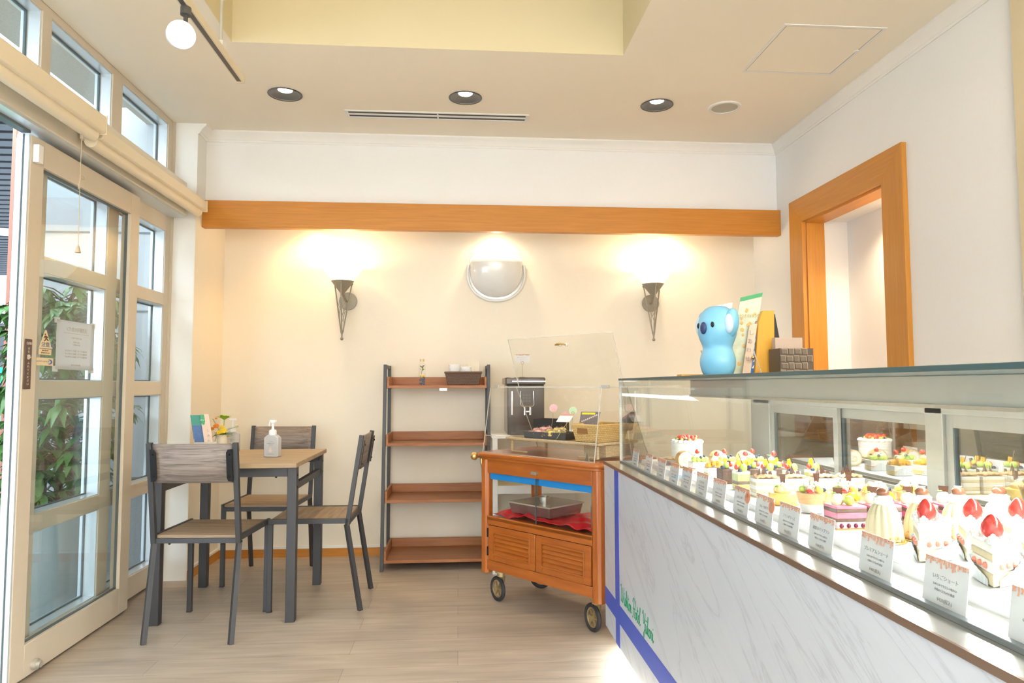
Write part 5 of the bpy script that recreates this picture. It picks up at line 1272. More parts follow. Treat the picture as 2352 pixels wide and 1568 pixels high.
def tagstick(label, p0, p1, r, m, grp='round price tags on wire among the sweets'):
    q = thing('round_tag', label, 'tag', p0, 0, grp); v = Vector(p1) - Vector(p0)
    MB().tube([(0, 0, 0), v * 0.9], 0.0011, 6).build('tag_wire', M['aged_brass'], q)
    d = MB(); d.cyl((v.x, v.y - 0.0008, v.z + r * 0.7), (v.x, v.y + 0.0008, v.z + r * 0.7), r, n=24)
    d.build('tag_disc', m, q)
    MB().tube([(v.x + 0.007 * math.cos(k * math.pi / 6), v.y - 0.002, v.z + 0.004 + 0.007 * math.sin(k * math.pi / 6)) for k in range(12)], 0.001, 5, closed=True).build('wire_loop', M['aged_brass'], q)
M['tag_pink'] = mat('pink_tag', (0.85, 0.50, 0.52), 0.6); M['tag_green'] = mat('mint_tag', (0.58, 0.76, 0.50), 0.6)
a = tl(0.30, 0.23, tt + 0.02); tagstick('tall pink round tag on a wire, left of the others', a, (a[0] + 0.015, a[1] + 0.0, a[2] + 0.115), 0.021, M['tag_pink'])
a = tl(0.44, 0.23, tt + 0.02); tagstick('mint green round tag on a wire, beside the straw basket', a, (a[0] + 0.010, a[1], a[2] + 0.105), 0.021, M['tag_green'])
a = tl(0.41, 0.235, tt + 0.02); tagstick('lower pink round tag on a wire, under the mint green one', a, (a[0] - 0.005, a[1], a[2] + 0.080), 0.021, M['tag_pink'])
q = thing('price_card', 'slanted white price card on a long wire in front of the straw basket', 'card', tl(0.475, 0.075, tt), tu + R(20))
MB().tube([(0, 0, 0), (0.03, 0.02, 0.055), (0.055, 0.03, 0.092)], 0.0013, 6).build('wire_stand', M['aged_brass'], q)
b = MB(); b.prism([(-0.01, 0.03, 0.088), (0.060, 0.03, 0.088), (0.085, 0.035, 0.128), (0.015, 0.035, 0.128)], (0, 0.001, 0)); b.build('card_sheet', M['card'], q)
b = MB(); b.prism([(0.010, 0.0335, 0.120), (0.080, 0.0335, 0.120), (0.085, 0.0345, 0.128), (0.015, 0.0345, 0.128)], (0, 0.0006, 0)); b.build('rose_border', M['pink_ink'], q)
# ================================================================== the cake case
Y0, Y1 = 0.22, 3.07            # near end, far end
t = thing('cake_display_case', 'long glass cake display case with white marble front and blue stripes', 'display case', (0.64, Y1, 0))
def C(mb, x0, x1, y0, y1, z0, z1): mb.box(x0 - 0.64, x1 - 0.64, y0 - Y1, y1 - Y1, z0, z1)
b = MB(); C(b, 0.64, 0.660, Y0, Y1, 0.08, 0.776); pn = b.build('marble_panel', M['marble'], t, bevel=0.0015)
b = MB(); C(b, 0.6388, 0.64, Y0, Y1, 0.176, 0.249); C(b, 0.6386, 0.64, 2.795, 2.865, 0.08, 0.776); b.build('blue_stripe', M['blue'], pn)
b = MB(); C(b, 0.66, 1.34, Y1 - 0.02, Y1, 0.08, 0.776); b.build('end_panel', M['white'], t)
b = MB(); C(b, 0.72, 1.34, Y0, Y1 - 0.02, 0.0, 0.765); b.build('body', M['white'], t)
b = MB(); C(b, 0.69, 0.71, Y0 + 0.05, Y1 - 0.05, 0.070, 0.078); b.build('toe_light', mat('lit_toe_strip', (1, 1, 1), 0.5, emit=14, ecol=(0.95, 1.0, 0.98)), t)
b = MB(); C(b, 0.638, 0.785, Y0, Y1, 0.776, 0.785); b.build('front_ledge', M['stainless'], t, bevel=0.001)
b = MB(); C(b, 0.636, 0.641, Y0, Y1, 0.774, 0.7865); C(b, 0.636, 1.34, Y1 - 0.004, Y1 + 0.001, 0.774, 0.7865); b.build('ledge_trim', M['bronze'], t)
b = MB(); C(b, 0.785, 1.30, Y0, Y1 - 0.05, 0.765, 0.776); b.build('well_floor', M['charcoal'], t)
# glass box
GX = 0.70; GY1 = 3.02
b = MB(); C(b, GX, GX + 0.008, Y0, GY1, 0.788, 1.139); b.build('front_glass', M['glass'], t, smooth=0)
b = MB(); C(b, GX + 0.008, 1.29, GY1 - 0.008, GY1, 0.788, 1.139); b.build('end_glass', M['glass'], t, smooth=0)
b = MB(); C(b, GX - 0.002, GX + 0.012, Y0, GY1 + 0.002, 0.785, 0.7935); C(b, GX, 1.29, GY1 - 0.012, GY1 + 0.002, 0.785, 0.7935); b.build('glass_channel', mat('grey_glass_channel', (0.17, 0.20, 0.22), 0.3, 0.3), t, bevel=0.001)
b = MB(); C(b, GX - 0.003, 1.34, Y0, GY1 + 0.004, 1.139, 1.148); b.build('top_plate', M['glass_edge'], t, bevel=0.001)
b = MB(); C(b, GX - 0.001, GX + 0.009, GY1 - 0.009, GY1 + 0.001, 0.788, 1.139); b.build('corner_edge', M['acrylic_edge'], t)
b = MB(); C(b, GX + 0.3, 1.33, Y0, 2.97, 1.074, 1.139); cn = b.build('light_canopy', M['canopy'], t, bevel=0.002)
b = MB(); C(b, GX + 0.296, GX + 0.300, Y0, 2.97, 1.070, 1.078); b.build('canopy_lip', M['stainless'], cn)
b = MB(); C(b, 1.02, 1.10, Y0 + 0.08, 2.90, 1.0705, 1.074); b.build('light_panel', mat('lit_case_panel', (1, 1, 1), 0.5, emit=4, ecol=(1.0, 1.0, 0.97)), cn)
# rear frame and sliding doors
b = MB()
for y0, y1 in ((2.84, 3.02), (1.79, 1.86), (0.75, 0.82)): C(b, 1.29, 1.34, y0, y1, 0.776, 1.074)
C(b, 1.29, 1.34, Y0, 3.0, 1.040, 1.074); C(b, 1.29, 1.34, Y0, 3.0, 0.776, 0.800)
b.build('rear_frame', M['door_metal'], t, bevel=0.002)
def rear_door(y0, y1, x):
    b = MB(); w = 0.028
    C(b, x, x + 0.014, y0, y0 + w, 0.80, 1.040); C(b, x, x + 0.014, y1 - w, y1, 0.80, 1.040); C(b, x, x + 0.014, y0 + w, y1 - w, 1.005, 1.040); C(b, x, x + 0.014, y0 + w, y1 - w, 0.80, 0.815)
    o = b.build('rear_door', M['door_metal'], t, bevel=0.001)
    b = MB(); C(b, x + 0.005, x + 0.009, y0 + w, y1 - w, 0.815, 1.005); b.build('rear_door_glass', M['rear_glass'], o, smooth=0)
    b = MB(); C(b, x - 0.001, x + 0.015, y1 - w - 0.006, y1 - w, 0.815, 1.005); b.build('door_seal', M['gasket'], o)
rear_door(2.33, 2.84, 1.300); rear_door(1.86, 2.36, 1.318); rear_door(1.29, 1.79, 1.300); rear_door(0.82, 1.32, 1.318)
b = MB(); C(b, 0.788, 1.165, Y0, 2.99, 0.789, 0.800); C(b, 0.788, 0.794, Y0, 2.99, 0.776, 0.789); b.build('deck', M['deck'], t, bevel=0.002)
b = MB(); C(b, 1.165, 1.175, Y0, 2.99, 0.776, 0.79); b.build('deck_support', M['stainless_dull'], t)
b = MB(); C(b, 0.640, 0.641, 1.0, 1.001, 0.5, 0.501)
# hotel name in running script, drawn as strokes (local x right, y up)
def script_lines():
    L = []
    def W(x):  return [(x, .9), (x + .25, 1.05), (x + .32, .8), (x + .22, .25), (x + .32, 0), (x + .55, .35), (x + .68, .95), (x + .6, .3), (x + .72, 0), (x + .95, .4), (x + 1.12, 1.02)]
    def i_(x): return [(x, .1), (x + .14, .48), (x + .12, .1), (x + .22, 0), (x + .34, .15)]
    def s_(x): return [(x, .1), (x + .18, .5), (x + .26, .2), (x + .14, 0), (x + .02, .06), (x + .36, .12)]
    def h_(x): return [(x, .1), (x + .22, .75), (x + .20, 1.0), (x + .12, .9), (x + .10, 0), (x + .24, .45), (x + .32, .35), (x + .32, .05), (x + .46, .15)]
    def t_(x): return [(x, .1), (x + .16, .85), (x + .13, .1), (x + .22, 0), (x + .36, .15)]
    def o_(x): return [(x + .22, .45), (x + .08, .38), (x + .04, .12), (x + .16, 0), (x + .28, .12), (x + .26, .40), (x + .42, .40)]
    def n_(x): return [(x, .40), (x + .10, .45), (x + .10, 0), (x + .24, .45), (x + .32, .35), (x + .32, .05), (x + .46, .12)]
    def e_(x): return [(x, .15), (x + .22, .3), (x + .18, .48), (x + .08, .35), (x + .10, .05), (x + .22, 0), (x + .36, .15)]
    def l_(x): return [(x, .1), (x + .22, .8), (x + .18, 1.0), (x + .11, .8), (x + .12, .1), (x + .22, 0), (x + .36, .12)]
    def u_(x): return [(x, .4), (x + .08, .45), (x + .08, .08), (x + .18, 0), (x + .30, .15), (x + .34, .46), (x + .32, .05), (x + .44, .1)]
    def k_(x): return [(x, .1), (x + .22, .8), (x + .18, 1.0), (x + .11, .85), (x + .10, 0), (x + .12, .25), (x + .30, .45), (x + .28, .28), (x + .14, .22), (x + .32, .02), (x + .44, .12)]
    def a_(x): return [(x + .30, .42), (x + .12, .45), (x + .04, .2), (x + .12, 0), (x + .26, .12), (x + .32, .46), (x + .30, .05), (x + .44, .12)]
    def r_(x): return [(x, .15), (x + .12, .50), (x + .16, .42), (x + .28, .42), (x + .24, .05), (x + .38, .12)]
    L.append(W(0)); L.append(i_(1.10)); L.append([(1.25, .66), (1.28, .72)]); L.append(s_(1.42)); L.append(h_(1.76)); L.append(t_(2.20)); L.append([(2.22, .62), (2.55, .68)]); L.append(o_(2.52)); L.append(n_(2.92))
    H = 3.75
    L.append([(H - .05, .85), (H + .15, 1.08), (H + .35, 1.05), (H + .22, .5), (H + .10, 0), (H - .05, -.02)]); L.append([(H + .75, 1.05), (H + .55, .5), (H + .50, .05), (H + .66, .08)]); L.append([(H + .1, .5), (H + .7, .56)])
    L.append(o_(H + .72)); L.append(t_(H + 1.10)); L.append([(H + 1.12, .62), (H + 1.45, .68)]); L.append(e_(H + 1.42)); L.append(l_(H + 1.78))
    Y = 6.35
    L.append([(Y - .05, .85), (Y + .12, 1.08), (Y + .25, .9), (Y + .22, .5), (Y + .38, .42), (Y + .55, .7), (Y + .66, 1.05), (Y + .56, .2), (Y + .44, -.35), (Y + .28, -.42), (Y + .34, -.1), (Y + .72, .15)])
    L.append(u_(Y + .72)); L.append([(Y + .80, .68), (Y + 1.12, .70)]); L.append(k_(Y + 1.16)); L.append(a_(Y + 1.58)); L.append(r_(Y + 2.00)); L.append(i_(Y + 2.36)); L.append([(Y + 2.52, .66), (Y + 2.55, .72)])
    return L, Y + 2.75
LL, wd = script_lines(); b = MB(); sc_ = 0.475 / wd
def smoothpts(p):
    if len(p) < 3: return p
    out = []
    for i in range(len(p) - 1):
        p0 = p[max(i - 1, 0)]; p1 = p[i]; p2 = p[i + 1]; p3 = p[min(i + 2, len(p) - 1)]
        for s_ in range(4):
            u = s_ / 4; out.append(tuple(0.5 * ((2 * p1[j]) + (-p0[j] + p2[j]) * u + (2 * p0[j] - 5 * p1[j] + 4 * p2[j] - p3[j]) * u * u + (-p0[j] + 3 * p1[j] - 3 * p2[j] + p3[j]) * u ** 3) for j in (0, 1)))
    out.append(p[-1]); return out
for ln in LL:
    pts = [(-0.0008, -(0.29 + (x + 0.12 * y) * sc_) , 0.274 + y * sc_ * 1.2) for x, y in smoothpts(ln)]
    b.tube(pts, 0.0024, 5)
o = b.build('hotel_name', M['green_ink'], pn); 
for v in o.data.vertices: v.co.x = -0.0008 + (v.co.x + 0.0008) * 0.25
pn_label = o; o['label'] = 'green running-script hotel name'

# ================================================================== cakes
def wedge_paper(mb, pts, h):
    pass
def strawberry(mb, c, r, tilt=(0, 0), n=14, sz=1.25):
    rot = Matrix.Rotation(tilt[0], 3, 'X') @ Matrix.Rotation(tilt[1], 3, 'Y')
    prof = [(0.0, -0.75), (0.55, -0.72), (0.88, -0.45), (1.0, -0.1), (0.90, 0.30), (0.62, 0.75), (0.28, 1.08), (0.0, 1.2)]
    v = []; fs = []; k = len(prof)
    for q, z in prof:
        for i in range(n):
            a = 2 * math.pi * i / n; p = rot @ Vector((q * r * math.cos(a), q * r * math.sin(a), z * r * sz / 1.25)); v.append(Vector(c) + p)
    for j in range(k - 1): fs += [(j * n + i, j * n + (i + 1) % n, (j + 1) * n + (i + 1) % n, (j + 1) * n + i) for i in range(n)]
    mb.add(v, fs)
def rosette(mb, c, r, n=8, lay=3):
    for l in range(lay):
        rr = r * (1 - 0.28 * l); 
        for k in range(n):
            a = 2 * math.pi * (k + 0.5 * l) / n; mb.ball((c[0] + rr * 0.62 * math.cos(a), c[1] + rr * 0.62 * math.sin(a), c[2] + r * 0.42 * l + r * 0.2), rr * 0.42, 8)
    mb.ball((c[0], c[1], c[2] + r * 0.42 * lay), r * 0.4, 8)
def mint(mb, c, s_=0.009):
    for k in range(4): a = 1.57 * k + 0.4; leaf(mb, c, (math.cos(a), math.sin(a), 0.9), s_, s_ * 0.35, 0.3)
def stack(parent, name_mats, x0, x1, y0, y1, film=True):
    """layered rectangular cake; name_mats: (part name, material, z0, z1)"""
    for nm, m, a, z in name_mats: MB().box(x0, x1, y0, y1, a, z).build(nm, m, parent, bevel=0.0012)
def board(parent, w, d, m='gold'): MB().box(-w, w, -d, d, 0.0, 0.0015).build('cake_board', M[m], parent)
def plate_choc(parent, pts, th=0.0018):
    b = MB(); b.prism(pts, (0, th, 0)); return b.build('chocolate_piece', M['choc'], parent)
# -- strawberry shortcake wedge (tip towards -x / -y, facing the customer)
def shortcake():
    t = thing('strawberry_shortcake', 'x', 'cake')
    tip = Vector((-0.036, -0.026)); A = Vector((0.040, -0.011)); B = Vector((0.003, 0.043))
    def layer(nm, m, z0, z1, g=0.0):
        cc = (tip + A + B) / 3; P = [cc + (q - cc) * (1 + g) for q in (tip, A, B)]
        mb = MB(); mb.prism([(q.x, q.y, z0) for q in P], (0, 0, z1 - z0)); return mb.build(nm, m, t, bevel=0.002)
    layer('sponge_layer', M['sponge_pale'], 0.002, 0.018); layer('cream_layer', M['cream'], 0.018, 0.034, 0.01); layer('sponge_layer', M['sponge_pale'], 0.034, 0.044); layer('cream_top', M['cream'], 0.044, 0.056, 0.03)
    b = MB()
    for u in (0.3, 0.55, 0.8):
        for P, Q in ((tip, A), (tip, B)):
            p = P + (Q - P) * u; b.ball((p.x, p.y, 0.026), 0.0058, 8, sz=0.8)
    b.build('strawberry_slice', M['strawberry_cut'], t)
    b = MB()
    for k in range(5): p = A + (B - A) * (0.1 + 0.2 * k); rosette(b, (p.x, p.y, 0.054), 0.0105, 7, 2)
    rosette(b, (-0.014, -0.011, 0.054), 0.0105, 9, 2); b.build('cream_rosette', M['cream'], t)
    b = MB(); strawberry(b, (0.002, 0.003, 0.071), 0.0165, (R(8), R(-10))); b.build('strawberry', M['strawberry'], t)
    # pleated paper wrapped round the broad end and up both sides, open at the tip
    P = [tip + (A - tip) * 0.22, A, A + (B - A) * 0.12, A + (B - A) * 0.5 + (A + B - 2 * tip).normalized() * 0.012, A + (B - A) * 0.88, B, tip + (B - tip) * 0.22]
    cc = (tip + A + B) / 3; v = []; seg = []
    for k in range(len(P) - 1):
        for q in range(14): seg.append(P[k] + (P[k + 1] - P[k]) * (q / 14))
    seg.append(P[-1]); dm = max((q - tip).length for q in seg)
    for k, q in enumerate(seg):
        o_ = (q - cc).normalized(); u = (q - tip).length / dm; g_ = 0.0018 + 0.0012 * (k % 2)
        lo = q + o_ * g_; hi = q + o_ * (g_ + 0.001 + 0.005 * u)
        v += [(lo.x, lo.y, 0.001), (hi.x, hi.y, 0.004 + 0.026 * min(1.0, u * 1.15))]
    n = len(seg) - 1
    b = MB(); b.add(v, [(2 * k, 2 * k + 2, 2 * k + 3, 2 * k + 1) for k in range(n)]); b.build('pleated_paper', M['silver_paper'], t, smooth=0)
    return t
def montblanc():
    t = thing('chestnut_cake', 'x', 'cake')
    MB().lathe([(0.041, 0), (0.042, 0.001), (0.041, 0.0025), (0, 0.0025)], n=36, rfun=lambda a, z: 1 + 0.012 * math.cos(24 * a)).build('cake_board', M['gold'], t)
    rn = random.Random(2)
    b = MB()
    for k in range(60): a = rn.uniform(0, 6.28); b.ball((0.033 * math.cos(a), 0.033 * math.sin(a), 0.004 + rn.uniform(0, 0.010)), rn.uniform(0.0025, 0.005), 6)
    b.build('crumb_ring', M['crumb'], t)
    f = lambda a, z: 1 + 0.13 * abs(math.sin(7 * a + 0.8 * z / 0.08)) - 0.07
    MB().lathe([(0.0, 0.003), (0.033, 0.003), (0.0345, 0.012), (0.0325, 0.035), (0.028, 0.055), (0.021, 0.070), (0.013, 0.077), (0, 0.078)], n=84, rfun=f).build('chestnut_cream', M['montblanc'], t, smooth=60)
    b = MB(); b.lathe([(0.0, 0.074), (0.017, 0.074), (0.019, 0.078), (0.017, 0.083), (0.018, 0.088), (0.012, 0.092), (0, 0.093)], n=40, rfun=lambda a, z: 1 + 0.06 * math.cos(10 * a + z * 300)); b.build('cream_swirl', M['cream'], t)
    b = MB(); b.ball((0, 0, 0.097), 0.0125, 16, sx=1.05, sz=0.85); b.build('chestnut', M['chestnut'], t)
    b = MB()
    for k in range(10): a = rn.uniform(-0.6, 2.2); b.ball((0.006 * math.cos(a), 0.006 * math.sin(a), 0.1075), 0.0025, 6, sz=0.4)
    b.build('sugar_dust', M['white'], t)
    return t
def berry_mousse():
    t = thing('berry_mousse_cake', 'x', 'cake')
    board(t, 0.043, 0.032)
    x0, x1, y0, y1 = -0.036, 0.036, -0.026, 0.026
    stack(t, [('berry_layer', M['berry_cream'], 0.0015, 0.016), ('chocolate_layer', M['choc_layer'], 0.016, 0.023), ('pink_layer', M['pink'], 0.023, 0.036), ('chocolate_layer', M['choc_layer'], 0.036, 0.044), ('pink_glaze', M['pink'], 0.044, 0.050)], x0, x1, y0, y1)
    b = MB()
    for k in range(4): b.ball((-0.026 + 0.017 * k, y0 + 0.001, 0.008), 0.0055, 10)
    for k in range(3): b.ball((x0 + 0.001, -0.014 + 0.014 * k, 0.008), 0.005, 10)
    b.build('cherry_slice', M['berry'], t)
    b = MB(); b.ball((-0.020, 0.002, 0.060), 0.015, 14, sx=0.85, sy=0.7, sz=1.0); b.ball((-0.006, 0.012, 0.060), 0.013, 12, sx=0.6, sz=1.0); b.build('melon_piece', M['melon'], t)
    b = MB(); b.ball((0.004, -0.010, 0.060), 0.0110, 14); b.build('green_grape', M['muscat'], t)
    b = MB(); b.sheet(lambda u, v: (0.021 + (0.010 + 0.012 * v) * math.cos(R(20 + 140 * u)) * 0.9, 0.000 + 0.004 * v, 0.053 + (0.010 + 0.014 * v) * math.sin(R(20 + 140 * u))), 12, 3); b.build('orange_slice', M['orange_peel'], t, solid=0.006)
    plate_choc(t, [(-0.012, 0.018, 0.056), (0.002, 0.018, 0.052), (0.008, 0.020, 0.084), (-0.016, 0.020, 0.086)])
    b = MB(); mint(b, (-0.024, 0.004, 0.074)); b.build('mint_sprig', M['leaf'], t)
    MB().box(x0 - 0.001, x1 + 0.001, y0 - 0.001, y1 + 0.001, 0.002, 0.056).build('clear_film', M['film'], t, smooth=0)
    return t
def tiramisu():
    t = thing('layered_caramel_cake', 'x', 'cake')
    board(t, 0.040, 0.032)
    x0, x1, y0, y1 = -0.035, 0.035, -0.026, 0.026
    stack(t, [('cream_layer', M['cream'], 0.0015, 0.010), ('sponge_layer', M['sponge_pale'], 0.010, 0.021), ('cream_layer', M['cream'], 0.021, 0.033), ('sponge_layer', M['sponge_pale'], 0.033, 0.041), ('cream_layer', M['cream'], 0.041, 0.051)], x0, x1, y0, y1)
    b = MB()
    for k in range(9):
        y = -0.020 + 0.005 * k; b.tube([(-0.030 + 0.06 * u / 12, y, 0.052 + 0.0045 * math.sin(u * 0.9 + k * 0.3) ** 2 + 0.004 * math.sin(math.pi * u / 12)) for u in range(13)], 0.0032, 6)
    b.build('caramel_cream', M['caramel'], t)
    plate_choc(t, [(-0.008, 0.006, 0.056), (0.012, 0.004, 0.058), (0.000, 0.008, 0.086)]); plate_choc(t, [(-0.024, 0.002, 0.054), (-0.010, 0.0, 0.056), (-0.012, 0.004, 0.080)])
    plate_choc(t, [(0.014, 0.010, 0.054), (0.026, 0.008, 0.056), (0.024, 0.010, 0.070), (0.016, 0.011, 0.068)])
    MB().box(x0 - 0.001, x1 + 0.001, y0 - 0.001, y1 + 0.001, 0.002, 0.056).build('clear_film', M['film'], t, smooth=0)
    return t
def cup_shape(t, r0, r1, h, nm='clear_cup'):
    MB().lathe([(0.0, 0.001), (r0, 0.001), (r1, h), (r1 - 0.0015, h), (r0 - 0.0015, 0.003), (0, 0.003)], n=32).build(nm, M['film'], t)
def matcha_cup():
    t = thing('green_mousse_cup', 'x', 'dessert')
    x = 0.019
    stack(t, [('green_mousse', M['matcha'], 0.0015, 0.017), ('chocolate_layer', M['choc_layer'], 0.017, 0.026), ('green_mousse', M['matcha'], 0.026, 0.046), ('cream_layer', M['cream'], 0.046, 0.053)], -x, x, -x, x)
    b = MB(); b.ball((0.004, -0.006, 0.062), 0.0115, 14, sz=1.05); b.ball((0.014, 0.010, 0.064), 0.0095, 12); b.build('green_grape', M['muscat'], t)
    b = MB(); b.ball((-0.010, -0.014, 0.056), 0.0058, 12); b.build('blueberry', M['blueberry'], t)
    b = MB(); strawberry(b, (-0.012, 0.002, 0.064), 0.0075, (0, R(-15))); b.build('strawberry', M['strawberry'], t)
    b = MB(); b.prism([(-0.010, 0.012, 0.056), (0.008, 0.012, 0.058), (0.004, 0.013, 0.086), (-0.004, 0.012, 0.084)], (0, 0.004, 0)); b.build('orange_slice', M['orange_peel'], t)
    MB().tube([(0.010, -0.002, 0.058), (0.002, 0.0, 0.082), (-0.006, 0.002, 0.104)], 0.0011, 5).build('chocolate_stick', M['choc'], t)
    MB().box(-x - 0.001, x + 0.001, -x - 0.001, x + 0.001, 0.001, 0.056).build('clear_film', M['film'], t, smooth=0)
    return t
def jelly_cup():
    t = thing('fruit_jelly_cup', 'x', 'dessert')
    MB().lathe([(0.0, 0.003), (0.024, 0.003), (0.029, 0.024), (0.0, 0.024)], n=30).build('white_cream', M['cream'], t)
    MB().lathe([(0.0, 0.024), (0.0295, 0.024), (0.0355, 0.050), (0.0, 0.052)], n=30).build('jelly', M['jelly'], t)
    b = MB()
    for k in range(3): a = 2.1 * k; b.ball((0.020 * math.cos(a), 0.020 * math.sin(a), 0.038), 0.012, 10, sz=0.6)
    b.build('orange_piece', M['mango'], t)
    b = MB(); b.ball((-0.012, -0.016, 0.055), 0.011, 12, sz=0.5); b.ball((0.020, 0.004, 0.056), 0.009, 10, sz=0.6); b.build('strawberry_slice', M['strawberry'], t)
    b = MB(); b.ball((0.010, -0.018, 0.058), 0.0095, 12); b.ball((-0.020, 0.006, 0.057), 0.009, 12); b.build('green_grape', M['muscat'], t)
    b = MB(); b.ball((0.026, -0.012, 0.057), 0.0052, 10); b.build('blueberry', M['blueberry'], t)
    b = MB(); rn = random.Random(4)
    for k in range(22): b.ball((rn.uniform(-.018, .018), rn.uniform(-.014, .018), 0.060 + rn.uniform(0, .010)), rn.uniform(.004, .007), 7)
    b.build('clear_jelly_cubes', M['film_jelly'], t)
    b = MB(); mint(b, (0.006, 0.002, 0.068)); b.build('mint_sprig', M['leaf'], t)
    cup_shape(t, 0.026, 0.038, 0.056)
    return t
M['film_jelly'] = mat('pale_jelly', (0.86, 0.80, 0.66), 0.12, trans=0.3, coat=0.6)
def tart():
    t = thing('pear_custard_tart', 'x', 'cake')
    MB().lathe([(0.040, 0), (0.041, 0.001), (0.040, 0.002), (0, 0.002)], n=36).build('cake_board', M['gold'], t)
    MB().lathe([(0.0, 0.002), (0.034, 0.002), (0.0375, 0.010), (0.038, 0.028), (0.036, 0.031), (0.0, 0.033)], n=36).build('custard_base', M['tart'], t)
    b = MB()
    for k in range(6): a = k * 0.9; b.ball((0.014 * math.cos(a), 0.014 * math.sin(a), 0.038), 0.017, 12, sx=1.0, sy=0.55, sz=0.6, rot=Matrix.Rotation(a + 1.2, 3, 'Z'))
    b.ball((0.002, 0.0, 0.044), 0.014, 12, sx=1.4, sy=0.8, sz=0.7); b.build('pear_slices', M['pear'], t)
    b = MB(); rn = random.Random(8)
    for k in range(20): b.ball((rn.uniform(-.014, .014), rn.uniform(-.01, .014), 0.052 + rn.uniform(0, .005)), rn.uniform(.002, .004), 6)
    b.build('sugar_crumbs', M['cream'], t)
    b = MB(); mint(b, (-0.022, -0.004, 0.046), 0.012); b.build('mint_sprig', M['leaf'], t)
    plate_choc(t, [(0.000, 0.008, 0.050), (0.010, 0.008, 0.050), (0.014, 0.010, 0.080), (-0.004, 0.010, 0.080)])
    return t
def choc_cake():
    t = thing('chocolate_fruit_cake', 'x', 'cake')
    board(t, 0.024, 0.030)
    MB().box(-0.019, 0.019, -0.026, 0.026, 0.0015, 0.048).build('chocolate_block', M['choc_cake'], t, bevel=0.003)
    b = MB()
    for k in range(4): b.box(-0.0195, 0.0195, -0.0265, 0.0265, 0.010 + 0.010 * k, 0.0115 + 0.010 * k)
    b.build('chocolate_layers', M['choc'], t)
    b = MB(); b.ball((0.002, -0.008, 0.058), 0.0105, 12); b.ball((0.012, 0.010, 0.058), 0.009, 12); b.build('green_grape', M['muscat'], t)
    b = MB(); b.ball((-0.014, -0.016, 0.053), 0.0065, 12); b.ball((-0.012, -0.004, 0.052), 0.0055, 10); b.build('blueberry', M['blueberry'], t)
    b = MB(); strawberry(b, (0.014, -0.010, 0.060), 0.008, (0, R(12))); b.build('strawberry', M['strawberry'], t)
    b = MB(); b.prism([(0.004, 0.006, 0.050), (0.014, 0.006, 0.050), (0.006, 0.007, 0.080), (-0.002, 0.006, 0.078)], (0, 0.005, 0)); b.build('orange_slice', M['orange_peel'], t)
    plate_choc(t, [(0.012, 0.014, 0.050), (0.022, 0.014, 0.052), (0.026, 0.015, 0.070), (0.014, 0.015, 0.072)])
    return t
def mango_cake():
    t = thing('mango_cream_cake', 'x', 'cake')
    x0, x1, y0, y1 = -0.033, 0.033, -0.024, 0.024
    stack(t, [('sponge_layer', M['sponge'], 0.0015, 0.016), ('cream_layer', M['cream'], 0.016, 0.034)], x0, x1, y0, y1)
    b = MB(); rn = random.Random(6)
    for k in range(34):
        x = rn.uniform(-.028, .028); y = rn.uniform(-.020, .020); z = 0.037 + rn.uniform(0, .020) * (1 - abs(x) / 0.045); s_ = 0.0055
        rot = Matrix.Rotation(rn.uniform(0, 1.5), 3, 'Z') @ Matrix.Rotation(rn.uniform(-.5, .5), 3, 'X')
        v = [Vector((x, y, z)) + rot @ Vector((a * s_, c * s_, d * s_)) for d in (-1, 1) for c in (-1, 1) for a in (-1, 1)]
        b.add(v, [(0, 2, 3, 1), (4, 5, 7, 6), (0, 1, 5, 4), (2, 6, 7, 3), (0, 4, 6, 2), (1, 3, 7, 5)])
    b.build('mango_cubes', M['mango'], t, bevel=0.001)
    b = MB(); rosette(b, (0.0, 0.006, 0.056), 0.012, 8, 2); b.build('cream_rosette', M['cream'], t)
    b = MB(); strawberry(b, (0.008, 0.004, 0.078), 0.0095, (0, R(10))); b.build('strawberry', M['strawberry'], t)
    b = MB(); mint(b, (-0.010, 0.002, 0.070), 0.013); b.build('mint_sprig', M['leaf'], t)
    b = MB(); n = 36; v = []
    for k in range(n + 1):
        u = k / n; x = x0 - 0.002 + (x1 - x0 + 0.004) * u; v += [(x, y0 - 0.003 - 0.001 * (k % 2), 0.001), (x, y0 - 0.004 - 0.0015 * (k % 2), 0.006 + 0.022 * math.sin(math.pi * u))]
    b.add(v, [(2 * k, 2 * k + 2, 2 * k + 3, 2 * k + 1) for k in range(n)]); b.build('pleated_paper', M['silver_paper'], t, smooth=0)
    return t
